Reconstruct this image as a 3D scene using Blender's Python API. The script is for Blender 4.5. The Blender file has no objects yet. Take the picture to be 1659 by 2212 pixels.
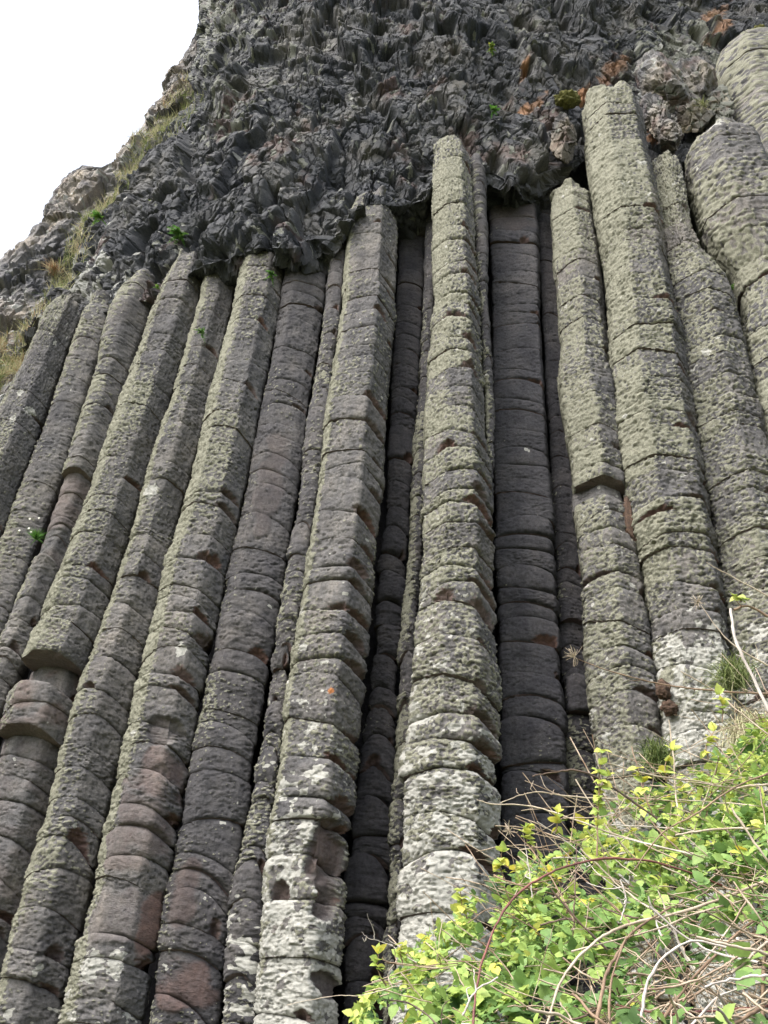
import bpy, math, random
import numpy as np
from mathutils import Matrix, Vector

random.seed(7)
rng = np.random.default_rng(7)
scene = bpy.context.scene
C = scene.collection

# ------------------------------------------------------------------ camera
F_PX = 1700.0                      # focal length, for a picture 2212 high
PITCH, ROLL = math.radians(36.6), math.radians(5.3)
CAM = np.array([0.0, 0.0, 1.6])
Fw = np.array([0, math.cos(PITCH), math.sin(PITCH)])
U0 = np.array([0, -math.sin(PITCH), math.cos(PITCH)])
R0 = np.array([1.0, 0, 0])
RR = math.cos(ROLL) * R0 + math.sin(ROLL) * U0
UU = -math.sin(ROLL) * R0 + math.cos(ROLL) * U0
cam_d = bpy.data.cameras.new("camera")
cam_d.sensor_fit = 'VERTICAL'
cam_d.sensor_height = 36.0
cam_d.lens = 36.0 * F_PX / 2212.0
cam_d.clip_start = 0.05
cam_d.clip_end = 3000
cam = bpy.data.objects.new("camera", cam_d)
C.objects.link(cam)
m = Matrix.Identity(4)
for i in range(3):
    m[i][0], m[i][1], m[i][2], m[i][3] = RR[i], UU[i], -Fw[i], CAM[i]
cam.matrix_world = m
scene.camera = cam

# ------------------------------------------------------------------ light
SUN_EL, SUN_AZ = math.radians(52), math.radians(-128)   # azimuth from +Y, clockwise
world = bpy.data.worlds.new("World")
scene.world = world
world.use_nodes = True
wn, wl = world.node_tree.nodes, world.node_tree.links
sky = wn.new("ShaderNodeTexSky")
sky.sky_type = 'NISHITA'
sky.sun_disc = False
sky.sun_elevation = SUN_EL
sky.sun_rotation = SUN_AZ
sky.air_density = 1.0
sky.dust_density = 6.0
hs = wn.new("ShaderNodeHueSaturation")
hs.inputs['Saturation'].default_value = 0.5
wl.new(sky.outputs[0], hs.inputs['Color'])
bg = wn["Background"]
wl.new(hs.outputs[0], bg.inputs['Color'])
bg.inputs['Strength'].default_value = 0.15
sun_d = bpy.data.lights.new("sun", 'SUN')
sun_d.energy = 0.75
sun_d.angle = math.radians(40)
sun_d.color = (1.0, 0.97, 0.93)
sun = bpy.data.objects.new("sun", sun_d)
C.objects.link(sun)
sdir = Vector((math.sin(SUN_AZ) * math.cos(SUN_EL), math.cos(SUN_AZ) * math.cos(SUN_EL), math.sin(SUN_EL)))
sun.rotation_euler = sdir.to_track_quat('Z', 'Y').to_euler()
vs = scene.view_settings
vs.view_transform = 'Standard'
vs.look = 'None'
vs.exposure = 1.6
vs.gamma = 1.0

# ------------------------------------------------------------------ numpy helpers
def ray(px, py):
    px, py = np.asarray(px, float), np.asarray(py, float)
    a = (px - 829.5) / F_PX
    b = -(py - 1106.0) / F_PX
    return Fw + a[..., None] * RR + b[..., None] * UU

def at(px, py, Y):
    d = ray(px, py)
    t = np.asarray(Y, float) / d[..., 1]
    return CAM + d * t[..., None]

_P = np.random.default_rng(11).permutation(256)
_P = np.concatenate([_P, _P, _P])
_G = np.random.default_rng(5).normal(size=(256, 3))
_G /= np.linalg.norm(_G, axis=1)[:, None]
_G = _G.astype(np.float32)

def perlin(x, y, z, seed=0):
    x = np.asarray(x, np.float32) + seed * 17.31
    y = np.asarray(y, np.float32) + seed * 5.77
    z = np.asarray(z, np.float32) + seed * 29.13
    xi, yi, zi = np.floor(x).astype(np.int32), np.floor(y).astype(np.int32), np.floor(z).astype(np.int32)
    fx, fy, fz = x - xi, y - yi, z - zi
    ux, uy, uz = [f * f * f * (f * (f * 6 - 15) + 10) for f in (fx, fy, fz)]
    xi &= 255; yi &= 255; zi &= 255
    out = None
    acc = []
    for dx in (0, 1):
        for dy in (0, 1):
            for dz in (0, 1):
                h = _P[_P[_P[xi + dx] + yi + dy] + zi + dz]
                g = _G[h]
                acc.append(g[..., 0] * (fx - dx) + g[..., 1] * (fy - dy) + g[..., 2] * (fz - dz))
    a000, a001, a010, a011, a100, a101, a110, a111 = acc
    l = lambda a, b, t: a + (b - a) * t
    return l(l(l(a000, a001, uz), l(a010, a011, uz), uy), l(l(a100, a101, uz), l(a110, a111, uz), uy), ux) * 1.5

def fbm(x, y, z, seed=0, octv=3):
    s, a, f, n = 0, 1.0, 1.0, 0
    for o in range(octv):
        s = s + a * perlin(np.asarray(x) * f, np.asarray(y) * f, np.asarray(z) * f, seed + o * 3)
        n += a; a *= 0.5; f *= 2.03
    return s / n * 1.3

def facets(p, scale, seed, slope=1.0):
    """chunky broken-rock relief: every cell of a jittered grid is a tilted plane."""
    q = (p * np.asarray(scale, float)).astype(np.float32)
    qi = np.floor(q).astype(np.int32)
    best = np.full(q.shape[:-1], 1e9, np.float32)
    val = np.zeros(q.shape[:-1], np.float32)
    second = best.copy()
    tab = np.random.default_rng(seed).random((256, 7)).astype(np.float32)
    for dx in (-1, 0, 1):
        for dy in (-1, 0, 1):
            for dz in (-1, 0, 1):
                c = qi + np.array([dx, dy, dz])
                h = _P[_P[_P[c[..., 0] & 255] + (c[..., 1] & 255)] + (c[..., 2] & 255)]
                r = tab[h]
                d = q - (c + r[..., :3])
                dd = (d * d).sum(-1)
                v = (r[..., 3] - .5) * 1.4 + slope * ((r[..., 4] - .5) * d[..., 0] + (r[..., 5] - .5) * d[..., 1] + (r[..., 6] - .5) * d[..., 2]) * 1.6
                closer = dd < best
                second = np.where(closer, best, np.minimum(second, dd))
                val = np.where(closer, v, val)
                best = np.where(closer, dd, best)
    edge = np.sqrt(second) - np.sqrt(best)
    return val, edge

def sstep(a, b, x):
    t = np.clip((x - a) / (b - a), 0, 1)
    return t * t * (3 - 2 * t)

def interp_ext(x, xp, fp):
    xp, fp = np.asarray(xp, float), np.asarray(fp, float)
    y = np.interp(x, xp, fp)
    if len(xp) > 1:
        lo, hi = x < xp[0], x > xp[-1]
        k = min(2, len(xp) - 1)
        y = np.where(lo, fp[0] + (x - xp[0]) * (fp[k] - fp[0]) / (xp[k] - xp[0]), y)
        y = np.where(hi, fp[-1] + (x - xp[-1]) * (fp[-1] - fp[-2]) / (xp[-1] - xp[-2]), y)
    return y

def mesh_from(name, verts, faces4, faces3=None, smooth=True, cover=None, attr_name='cover'):
    me = bpy.data.meshes.new(name)
    verts = np.asarray(verts, np.float32).reshape(-1, 3)
    f4 = np.asarray(faces4, np.int32).reshape(-1, 4) if faces4 is not None else np.zeros((0, 4), np.int32)
    f3 = np.asarray(faces3, np.int32).reshape(-1, 3) if faces3 is not None else np.zeros((0, 3), np.int32)
    me.vertices.add(len(verts)); me.vertices.foreach_set('co', verts.ravel())
    nl = f4.size + f3.size
    me.loops.add(nl)
    me.loops.foreach_set('vertex_index', np.concatenate([f4.ravel(), f3.ravel()]))
    me.polygons.add(len(f4) + len(f3))
    st = np.concatenate([np.arange(len(f4)) * 4, f4.size + np.arange(len(f3)) * 3]).astype(np.int32)
    me.polygons.foreach_set('loop_start', st)
    me.polygons.foreach_set('use_smooth', np.full(len(f4) + len(f3), smooth, bool))
    me.update(calc_edges=True)
    if cover is not None:
        a = me.color_attributes.new(attr_name, 'FLOAT_COLOR', 'POINT')
        a.data.foreach_set('color', np.asarray(cover, np.float32).ravel())
    return me

def link(name, me, mat, parent=None, color=None):
    o = bpy.data.objects.new(name, me)
    if mat is not None and me is not None:
        me.materials.append(mat)
    C.objects.link(o)
    if parent is not None:
        o.parent = parent
    if color is not None:
        o.color = (*color, 1)
    return o

def tag(o, label, cat, group=None, kind=None):
    o['label'] = label; o['category'] = cat
    if group: o['group'] = group
    if kind: o['kind'] = kind
    return o

def empty(name, loc=(0, 0, 0)):
    o = bpy.data.objects.new(name, None)
    o.empty_display_size = 0.2
    o.location = loc
    C.objects.link(o)
    return o

def grid_faces(nr, nc, off=0):
    i = np.arange(nr - 1)[:, None] * nc + np.arange(nc - 1)[None, :] + off
    return np.stack([i, i + 1, i + nc + 1, i + nc], -1).reshape(-1, 4)

# ------------------------------------------------------------------ materials
def newmat(name):
    mt = bpy.data.materials.new(name); mt.use_nodes = True
    nt = mt.node_tree
    return mt, nt.nodes, nt.links, nt.nodes["Principled BSDF"]

def noise(n, l, co, scale, detail=4, rough=.6):
    t = n.new("ShaderNodeTexNoise"); t.inputs['Scale'].default_value = scale
    t.inputs['Detail'].default_value = detail; t.inputs['Roughness'].default_value = rough
    l.new(co, t.inputs['Vector'])
    return t.outputs['Fac']

def ramp(n, l, fac, stops):
    r = n.new("ShaderNodeValToRGB")
    e = r.color_ramp.elements
    e[0].position, e[0].color = stops[0][0], (*stops[0][1], 1)
    e[1].position, e[1].color = stops[-1][0], (*stops[-1][1], 1)
    for p, c in stops[1:-1]:
        k = e.new(p); k.color = (*c, 1)
    l.new(fac, r.inputs[0])
    return r.outputs[0]

def mix(n, l, fac, a, b, mode='MIX'):
    mx = n.new("ShaderNodeMix"); mx.data_type = 'RGBA'; mx.blend_type = mode
    for s, v in ((mx.inputs[0], fac), (mx.inputs[6], a), (mx.inputs[7], b)):
        if hasattr(v, 'is_output'):
            l.new(v, s)
        elif isinstance(v, tuple):
            s.default_value = (*v, 1)
        else:
            s.default_value = v
    return mx.outputs[2]

def rock_material(name, lich_a, lich_b, white_c, orange_c, stretch=(34, 34, 72), big=.4):
    mt, n, l, b = newmat(name)
    co = n.new("ShaderNodeTexCoord").outputs['Object']
    at_ = n.new("ShaderNodeAttribute"); at_.attribute_name = 'cover'
    sep = n.new("ShaderNodeSeparateColor"); l.new(at_.outputs['Color'], sep.inputs[0])
    oi = n.new("ShaderNodeObjectInfo")
    v1 = ramp(n, l, noise(n, l, co, 3.0, 6, .65), [(.3, (.62, .62, .66)), (.55, (1.0, .98, .96)), (.75, (1.45, 1.38, 1.28))])
    v2 = ramp(n, l, noise(n, l, co, 42, 5, .75), [(.3, (.62, .62, .62)), (.7, (1.4, 1.4, 1.4))])
    base = mix(n, l, 1.0, oi.outputs['Color'], v1, 'MULTIPLY')
    base = mix(n, l, 1.0, base, v2, 'MULTIPLY')
    v0 = ramp(n, l, noise(n, l, co, .8, 4, .6), [(.34, (.50, .54, .62)), (.5, (.9, .92, .95)), (.66, (1.5, 1.42, 1.28))])
    base = mix(n, l, big, base, v0, 'MULTIPLY')
    ms_ = n.new("ShaderNodeMapping"); ms_.inputs['Scale'].default_value = (6, 6, .5); l.new(co, ms_.inputs['Vector'])
    base = mix(n, l, .8, base, ramp(n, l, noise(n, l, ms_.outputs[0], 1.0, 4, .6), [(.32, (.62, .62, .66)), (.5, (1, 1, 1)), (.7, (1.25, 1.22, 1.18))]), 'MULTIPLY')
    rustc = ramp(n, l, noise(n, l, co, 14, 4, .7), [(.3, (.085, .054, .048)), (.7, (.17, .10, .08))])
    base = mix(n, l, sep.outputs[2], base, rustc)
    fine = noise(n, l, co, 70, 4, .8)
    mp = n.new("ShaderNodeMapping"); mp.inputs['Scale'].default_value = stretch; l.new(co, mp.inputs['Vector'])
    edge = noise(n, l, mp.outputs[0], 1.0, 3, .7)
    def crisp(src, k=.75, lo=.40, hi=.60):
        ma = n.new("ShaderNodeMath"); ma.operation = 'MULTIPLY_ADD'; ma.inputs[1].default_value = k
        l.new(edge, ma.inputs[0]); l.new(src, ma.inputs[2])
        mr = n.new("ShaderNodeMapRange"); mr.interpolation_type = 'SMOOTHSTEP'
        mr.inputs[1].default_value = lo + k * .5; mr.inputs[2].default_value = hi + k * .5
        l.new(ma.outputs[0], mr.inputs[0])
        return mr.outputs[0]
    lich = ramp(n, l, fine, [(.25, tuple(c * .62 for c in lich_a)), (.5, lich_a), (.78, lich_b)])
    base = mix(n, l, crisp(sep.outputs[0], .8), base, lich)
    wc = ramp(n, l, noise(n, l, co, 55, 4, .8), [(.3, tuple(c * .72 for c in white_c)), (.7, white_c)])
    base = mix(n, l, crisp(sep.outputs[1], .5, .42, .58), base, wc)
    oc = ramp(n, l, noise(n, l, co, 30, 4, .7), [(.3, tuple(c * .6 for c in orange_c)), (.7, orange_c)])
    base = mix(n, l, at_.outputs['Alpha'], base, oc)
    l.new(base, b.inputs['Base Color'])
    b.inputs['Roughness'].default_value = .88
    b.inputs['Specular IOR Level'].default_value = .25
    bp = n.new("ShaderNodeBump"); bp.inputs['Strength'].default_value = .8; bp.inputs['Distance'].default_value = .018
    mp2 = n.new("ShaderNodeMapping"); mp2.inputs['Scale'].default_value = tuple(v * 1.6 for v in stretch); l.new(co, mp2.inputs['Vector'])
    l.new(noise(n, l, mp2.outputs[0], 1.0, 5, .75), bp.inputs['Height'])
    l.new(bp.outputs[0], b.inputs['Normal'])
    return mt

M_col = rock_material("lichened_basalt", (.195, .196, .152), (.345, .34, .262), (.405, .405, .372), (.42, .17, .06))
M_cliff = rock_material("broken_basalt", (.145, .152, .135), (.22, .225, .185), (.33, .335, .32), (.42, .22, .11), (40, 40, 40), 1.0)

# ------------------------------------------------------------------ basalt columns
GROUP_COL = "basalt columns standing side by side in the cliff"
NSEG_TOTAL = 0

def column(label, Y, L, R, top, prof, lich, white=(0, 0, 0), tone=(.1, .094, .088), left_bias=.55, rust=.25,
           rough=1.0, segs=(), bottom=None, taper=.5, seed=0, joint=1.0, jz=6.0, spots=(), ridge=None, tilt=-.13, bare=()):
    """one basalt column: an Empty at its foot with every stacked block as a part."""
    global NSEG_TOTAL
    rg = np.random.default_rng(100 + seed)
    Lw = at(*np.array(L, float).T, np.full(len(L), Y)); Rw = at(*np.array(R, float).T, np.full(len(R), Y))
    Lw = Lw[np.argsort(Lw[:, 2])]; Rw = Rw[np.argsort(Rw[:, 2])]
    XL = lambda z: interp_ext(z, Lw[:, 2], Lw[:, 0])
    XR = lambda z: interp_ext(z, Rw[:, 2], Rw[:, 0])
    La, Ra = np.array(L, float), np.array(R, float)
    La, Ra = La[np.argsort(La[:, 1])], Ra[np.argsort(Ra[:, 1])]
    def z_of(py):
        cx = .5 * (interp_ext(np.array(py, float), La[:, 1], La[:, 0]) + interp_ext(np.array(py, float), Ra[:, 1], Ra[:, 0]))
        return float(at(cx, float(py), Y - .20)[2])
    ztop = z_of(top) + (.22 if seed <= 15 and seed not in (9, 12) else 0)
    zbot = -0.15 if bottom is None else z_of(bottom)
    # joints
    forced = []
    for s in segs:
        forced += [z_of(s[0]), z_of(s[1])]
    zs = [zbot]
    while True:
        z = zs[-1]
        sp = (.14 + .22 * rg.random() ** 1.3) * (1 + .07 * max(0, z - 4)) if z < jz + 6 else (.5 + .7 * rg.random())
        if z + sp > ztop - .25: break
        zs.append(z + sp)
    zs.append(ztop)
    zs = [z for z in zs if z in (zbot, ztop) or all(abs(z - f) > .14 for f in forced)]
    zs = sorted(set(zs + [f for f in forced if zbot < f < ztop]))
    # cross-section
    prof = np.array(prof, float)
    prof = prof * np.array([1, 1.15])
    hwm = .5 * float(XR(np.array((zbot + ztop) * .4)) - XL(np.array((zbot + ztop) * .4)))
    du = np.linalg.norm(np.diff(prof, axis=0), axis=1) * hwm
    arc = np.concatenate([[0], np.cumsum(du)])
    nu = max(24, int(arc[-1] / .0088))
    s = np.linspace(0, arc[-1], nu)
    u = np.interp(s, arc, prof[:, 0]); v = np.interp(s, arc, prof[:, 1])
    k = max(1, int(.030 / (arc[-1] / nu)))
    ker = np.ones(2 * k + 1) / (2 * k + 1)
    def smooth(a):
        p = np.concatenate([np.full(k, a[0]), a, np.full(k, a[-1])])
        return np.convolve(p, ker, 'valid')
    u, v = smooth(u), smooth(v)
    u[0], u[-1], v[0], v[-1] = prof[0, 0], prof[-1, 0], prof[0, 1], prof[-1, 1]
    tu, tv = np.gradient(u), np.gradient(v)
    ln = np.hypot(tu, tv) + 1e-9
    nx, ny = -tv / ln, tu / ln           # outward: (x, towards the camera)
    # rows
    seg_rows, zr, tr, sid = [], [], [], []
    for i in range(len(zs) - 1):
        z0, z1 = zs[i], zs[i + 1]
        step = .0085 + .0012 * max(0, z0 - 2)
        n = max(6, int((z1 - z0) / step) + 1)
        if z1 < 1.8: n = max(4, n // 3)
        t = np.linspace(0, 1, n)
        seg_rows.append((len(zr), len(zr) + n))
        zr += list(z0 + (z1 - z0) * t); tr += list(t); sid += [i] * n
    zr, tr, sid = np.array(zr), np.array(tr), np.array(sid)
    nsg = len(zs) - 1
    height = np.diff(zs)
    Rn = len(zr)
    # per joint: tilt and dome, shared by the blocks above and below
    jt = rg.normal(0, .09, nsg + 1) + tilt; jd = rg.normal(.065, .03, nsg + 1)
    uu = u[None, :]
    JZ = jt[:, None] * uu * hwm + jd[:, None] * (1 - uu ** 2)
    lo, hi = JZ[sid], JZ[sid + 1]
    Z = zr[:, None] + lo * (1 - tr[:, None]) + hi * tr[:, None] if nsg > 1 else zr[:, None] + 0 * uu
    S = np.broadcast_to(s[None, :], Z.shape)
    Zb = np.broadcast_to(zr[:, None], Z.shape)
    hw = .5 * (XR(Zb) - XL(Zb)); xc = .5 * (XR(Zb) + XL(Zb))
    # segment offsets
    J = joint * (.72 if 2 <= seed <= 7 else 1.0) * (1 - .52 * sstep(jz - 2.2, jz + 1.5, np.array(zs))) * rg.uniform(.5, 1.5, nsg + 1)
    dv_s = rg.normal(0, .010, nsg) * (J[:-1] * .9 + .2); du_s = rg.normal(0, .009, nsg) * (J[:-1] * .9 + .1)
    dv_s[-1] *= .3
    sc_s = 1 + rg.normal(0, .012, nsg) * J[:-1]
    lichmul = np.ones(nsg) * (1 + rg.normal(0, .15, nsg)); smoothf = rg.uniform(.55, 1.15, nsg); rust_s = np.zeros(nsg)
    cap_rust = np.zeros(nsg)
    for sgm in segs:
        za, zb_ = z_of(sgm[1]) - .02, z_of(sgm[0]) + .02
        for i in range(nsg):
            zm = .5 * (zs[i] + zs[i + 1])
            if za <= zm <= zb_:
                d = sgm[2]
                dv_s[i] += d.get('dv', 0); du_s[i] += d.get('du', 0); sc_s[i] *= d.get('sc', 1)
                lichmul[i] *= d.get('lich', 1); smoothf[i] = d.get('smooth', smoothf[i]); rust_s[i] += d.get('rust', 0)
    d0 = tr * height[sid]; d1 = (1 - tr) * height[sid]
    groove = (-.024 * np.exp(-d0 / .010) - .028 * np.exp(-d1 / .016)) * np.where(True, 1, 0)
    Jr = J[sid] * (1 - tr) + J[sid + 1] * tr
    bulge = (groove + .011 * np.sin(np.pi * np.clip(tr, 0, 1)) ** .6) * Jr
    # tangential noise domain (S,Z) with the column as its third axis
    sd = seed * 3.7
    Zn = .2 * Z + .8 * 6.0 * np.arctan((Z - 1.6) / 6.0)
    if seed >= 19: Zn = Zn * .6
    n_big = perlin(S * 1.8, Zn * 1.1, sd, 1)
    n_med = perlin(S * 4.5, Zn * 7.0, sd, 2)
    n_fl = perlin(S * 18.0, Zn * 62.0, sd, 3)
    n_f2 = perlin(S * 38.0, Zn * 96.0, sd, 4)
    n_p = perlin(S * 20.0, Zn * 78.0, sd, 5)
    sm = smoothf[sid][:, None]
    disp = .036 * n_big + (.015 * n_med + .011 * n_fl + .007 * n_f2) * rough * sm
    disp += .007 * rough * perlin(S * 9, Zn * 22, sd, 43)
    pit = sstep(.30, .52, n_p)
    disp -= .014 * pit * rough * (.35 + .65 * sm)
    # lichen
    hn = np.clip((Zb - 2.0) / 10.0, 0, 1)
    cov = np.interp(hn, [0, .45, 1], lich) * (.86 if seed <= 9 else 1)
    cov = cov * (1 + left_bias * np.clip(-nx[None, :] * 1.3, -1, 1)) * lichmul[sid][:, None]
    if ridge is not None:
        cov = cov + ridge[2] * np.exp(-((uu - ridge[0]) / ridge[1]) ** 2)
    nz = .5 * fbm(S * 24, Zn * 66, sd, 8, 2) + .30 * perlin(S * 1.6, Zn * 1.3, sd, 9) + .28 * perlin(S * 30, Zn * 46, sd, 10)
    nz = .5 + nz * .95
    lm = sstep(0, .16, nz - (1 - cov)) * sstep(.02, .12, cov)
    disp += lm * (.006 + .015 * np.clip(perlin(S * 34, Zn * 80, sd, 12) + .15, 0, 1)) * (.5 + .5 * rough)
    # white lichen
    wcv = np.interp(hn, [0, .18, .45], white)
    nw = .5 + .9 * (.6 * fbm(S * 7, Zn * 11, sd, 20, 2) + .35 * perlin(S * 1.3, Zn * 1.0, sd, 22) + .2 * perlin(S * 32, Zn * 40, sd, 23))
    wm = sstep(0, .18, nw - (1 - wcv)) * .8
    # small white dots
    nd = perlin(S * 15, Zn * 19, sd, 25)
    wm = np.maximum(wm, sstep(.70, .76, nd) * (.25 + min(1, 3 * white[1])))
    # chips: broken corners, raw red-brown stone
    rustm = np.broadcast_to(rust_s[sid][:, None] * sstep(-.2, .35, n_med + .6 * n_big), Z.shape).copy()
    t2 = tr[:, None]
    for i in range(nsg):
        a, b = seg_rows[i]
        nch = (1 if rg.random() < rust * 1.6 * J[i] else 0) + (1 if rg.random() < rust * .6 * J[i] else 0)
        for c in range(nch):
            u0 = rg.uniform(.35, 1.0) if rg.random() < .9 else rg.uniform(-.7, .3)
            wu, ht = rg.uniform(.22, .5), rg.uniform(.05, .13)
            q = 1 - np.hypot((uu - u0) / wu, d0[a:b, None] / ht) + .45 * n_med[a:b] + .3 * n_fl[a:b]
            cut = np.clip(q, 0, 1)
            disp[a:b] -= .075 * sstep(0, .7, cut)
            rm = sstep(.05, .2, cut)
            rustm[a:b] = np.maximum(rustm[a:b], rm * rg.uniform(.4, 1))
            lm[a:b] *= 1 - rm; wm[a:b] *= 1 - rm
    # bigger places without lichen, pale or red: (px, py, rx, ry, rust, dent)
    Pt = at(830., 1100., Y)
    X = xc + (hw * sc_s[sid][:, None]) * u[None, :] + du_s[sid][:, None]
    orange = np.zeros_like(lm)
    for bp_ in bare:
        px, py, rx, ry, rs, dent = bp_[:6]
        Yf = Y - .55 * hwm
        w = at(float(px), float(py), Yf)
        ex = at(float(px) + rx, float(py), Yf); ez = at(float(px), float(py) - ry, Yf)
        q = ((X - w[0]) / abs(ex[0] - w[0])) ** 2 + ((Z - w[2]) / abs(ez[2] - w[2])) ** 2
        mk = sstep(1.25, .6, q + 1.0 * n_med + .8 * perlin(S * 5, Z * 5, sd, 51) + .25 * n_fl)
        lm *= 1 - mk; wm *= 1 - mk
        rustm = np.maximum(rustm * (1 - mk), mk * rs)
        disp = disp * (1 - .6 * mk) - dent * mk
        if len(bp_) > 6:
            wm = np.maximum(wm, bp_[6] * mk)
    for px, py, rpx, kind in spots:
        Yf = Y - .6 * hwm
        w = at(float(px), float(py), Yf); e = at(float(px) + rpx, float(py), Yf)
        r = abs(e[0] - w[0])
        q = np.hypot(X - w[0], (Z - w[2]) * .8) / r + .55 * n_fl + .3 * n_f2
        mk = sstep(1.1, .85, q)
        if kind == 'o':
            orange = np.maximum(orange, mk)
        else:
            wm = np.maximum(wm, mk)
    # eroded top
    dt = ztop - Zb
    tp = sstep(.45, 0, dt) * taper
    disp -= tp * .09 * (1 + 2.2 * n_med + 1.8 * n_big + 1.2 * perlin(S * 5, Zn * 8, sd, 61))
    jmod = (.4 + 1.1 * np.clip(perlin(S * 2.6, sid[:, None] * 7.7 + np.round(t2) * 7.7, sd, 41) + .45, 0, 1)) * (.45 + .55 * sstep(-.7, .1, uu))
    disp += bulge[:, None] * jmod
    V = hw * sc_s[sid][:, None] * v[None, :] + dv_s[sid][:, None]
    PX = X + nx[None, :] * disp - np.sign(uu) * 0
    PY = Y - V - ny[None, :] * disp
    PZ = Z - .25 * np.clip(disp, -.02, .04)
    P = np.stack([PX, PY, PZ], -1)
    cover = np.stack([lm, wm, np.clip(rustm, 0, 1), orange], -1)
    base = np.array([float(.5 * (XL(np.array(0.)) + XR(np.array(0.)))) if bottom is None else float(xc.mean()), Y, zbot])
    root = empty("basalt_column", base)
    tag(root, label, "rock column", GROUP_COL, 'thing')
    for i in range(nsg):
        a, b = seg_rows[i]
        pts = P[a:b] - base
        n = b - a
        # back of the block: three plain rows of points
        bk = []
        for uu_, vv_ in ((.5, -.9), (0.0, -1.2), (-.5, -.9)):
            bx = xc[a:b, 0] + hw[a:b, 0] * uu_ + du_s[i]
            bk.append(np.stack([bx, Y + .25 - hw[a:b, 0] * vv_ * 1.0 + 0 * bx, PZ[a:b, [0, nu // 2, nu - 1]].mean(1)], -1) - base)
        ring = np.concatenate([pts, np.stack(bk, 1)], 1)
        nc = nu + 3
        idx = np.arange(n)[:, None] * nc + np.arange(nc)[None, :]
        nxt = np.roll(idx, -1, 1)
        f4 = np.stack([idx[:-1], nxt[:-1], nxt[1:], idx[1:]], -1).reshape(-1, 4)
        cb, ct = ring[0].mean(0), ring[-1].mean(0)
        nv = n * nc + 2 * nc
        r0, r1 = n * nc + np.arange(nc), n * nc + nc + np.arange(nc)
        f3 = np.concatenate([np.stack([np.full(nc, nv), np.roll(r0, -1), r0], -1), np.stack([np.full(nc, nv + 1), r1, np.roll(r1, -1)], -1)])
        cv = np.concatenate([cover[a:b], np.zeros((n, 3, 4))], 1).reshape(-1, 4)
        cv = np.concatenate([cv, np.tile([[0, 0, .45, 0]], (nc, 1)), np.tile([[.15, 0, 0, 0]], (nc, 1)), np.array([[0, 0, .3, 0], [.3, 0, 0, 0]])])
        me = mesh_from("column_block", np.concatenate([ring.reshape(-1, 3), ring[0], ring[-1], [cb, ct]]), f4, f3, True, cv)
        o = link("column_block", me, M_col, root, tone)
        NSEG_TOTAL += 1
    return root

HEX = [(-.94, -.3), (-.97, .1), (-.5, .62), (.42, .72), (.97, .15), (.94, -.3)]
RIGHTY = [(-.94, -.3), (-.96, .25), (-.62, .62), (.1, .74), (.98, .12), (.94, -.3)]
LEFTY = [(-.94, -.3), (-.98, .05), (-.15, .72), (.62, .62), (.98, .15), (.94, -.3)]
FLAT = [(-.94, -.3), (-.97, .12), (-.8, .2), (.8, .42), (.97, .18), (.94, -.3)]
FLATB = [(-.94, -.3), (-.97, .2), (-.5, .42), (.6, .3), (.97, .12), (.94, -.3)]
GREY = (.130, .128, .127)
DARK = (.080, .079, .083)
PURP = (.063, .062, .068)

column("short white-spotted lichened column at the far left, beside the grassy gully", 7.55,
       [(108, 662), (92, 690), (40, 800), (-40, 960), (-120, 1120)], [(190, 640), (178, 676), (37, 1083), (-110, 1489)], 655, HEX,
       (.45, .50, .42), (.25, .22, .20), GREY, seed=1, rust=.05, joint=.5, spots=[(60, 880, 9, 'w'), (28, 905, 8, 'w'), (40, 842, 8, 'w')])
column("smooth grey column with few white dots, second from the left edge", 7.45,
       [(190, 640), (178, 676), (37, 1083), (-110, 1489)], [(255, 640), (240, 676), (120, 1083), (-40, 1489)], 640, FLATB,
       (.38, .42, .46), (.12, .10, .12), GREY, seed=2, rust=.05, joint=.6)
column("column broken off into a hollow halfway up, with the yellow flower tuft at its foot", 7.2,
       [(270, 620), (240, 676), (122, 1083), (-40, 1489)], [(345, 590), (325, 676), (187, 1083), (24, 1489)], 600, RIGHTY,
       (.42, .46, .55), (.10, .04, .02), GREY, seed=3, rust=.12, segs=[(1012, 1200, dict(dv=-.10, lich=.25, smooth=.5, rust=.25))])
column("column with a missing block and a jutting loose block low at the left edge", 6.95,
       [(372, 570), (325, 676), (187, 1083), (27, 1489), (-92, 1896)], [(452, 545), (428, 676), (305, 1083), (177, 1489), (62, 1896)], 560, HEX,
       (.38, .48, .45), (.05, .04, .02), GREY, seed=4, rust=.15, ridge=(-.7, .25, .25),
       segs=[(1425, 1494, dict(dv=-.28, lich=.0, smooth=.4, rust=.5)), (1494, 1590, dict(dv=.02, lich=.55, smooth=.45, rust=.35)),
             (1590, 2300, dict(dv=-.15, lich=.15, smooth=.55, rust=.12))])
column("column with a thin pale left edge and a small fern high on it", 6.8,
       [(455, 550), (428, 676), (305, 1083), (177, 1489), (62, 1896), (-20, 2212)], [(528, 530), (500, 676), (398, 1083), (288, 1489), (200, 1896), (126, 2212)], 548, RIGHTY,
       (.40, .42, .34), (.30, .06, .02), GREY, seed=5, rust=.1, ridge=(-.85, .2, .45), spots=[(328, 1065, 15, 'w'), (165, 1785, 5, 'w')])
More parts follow.
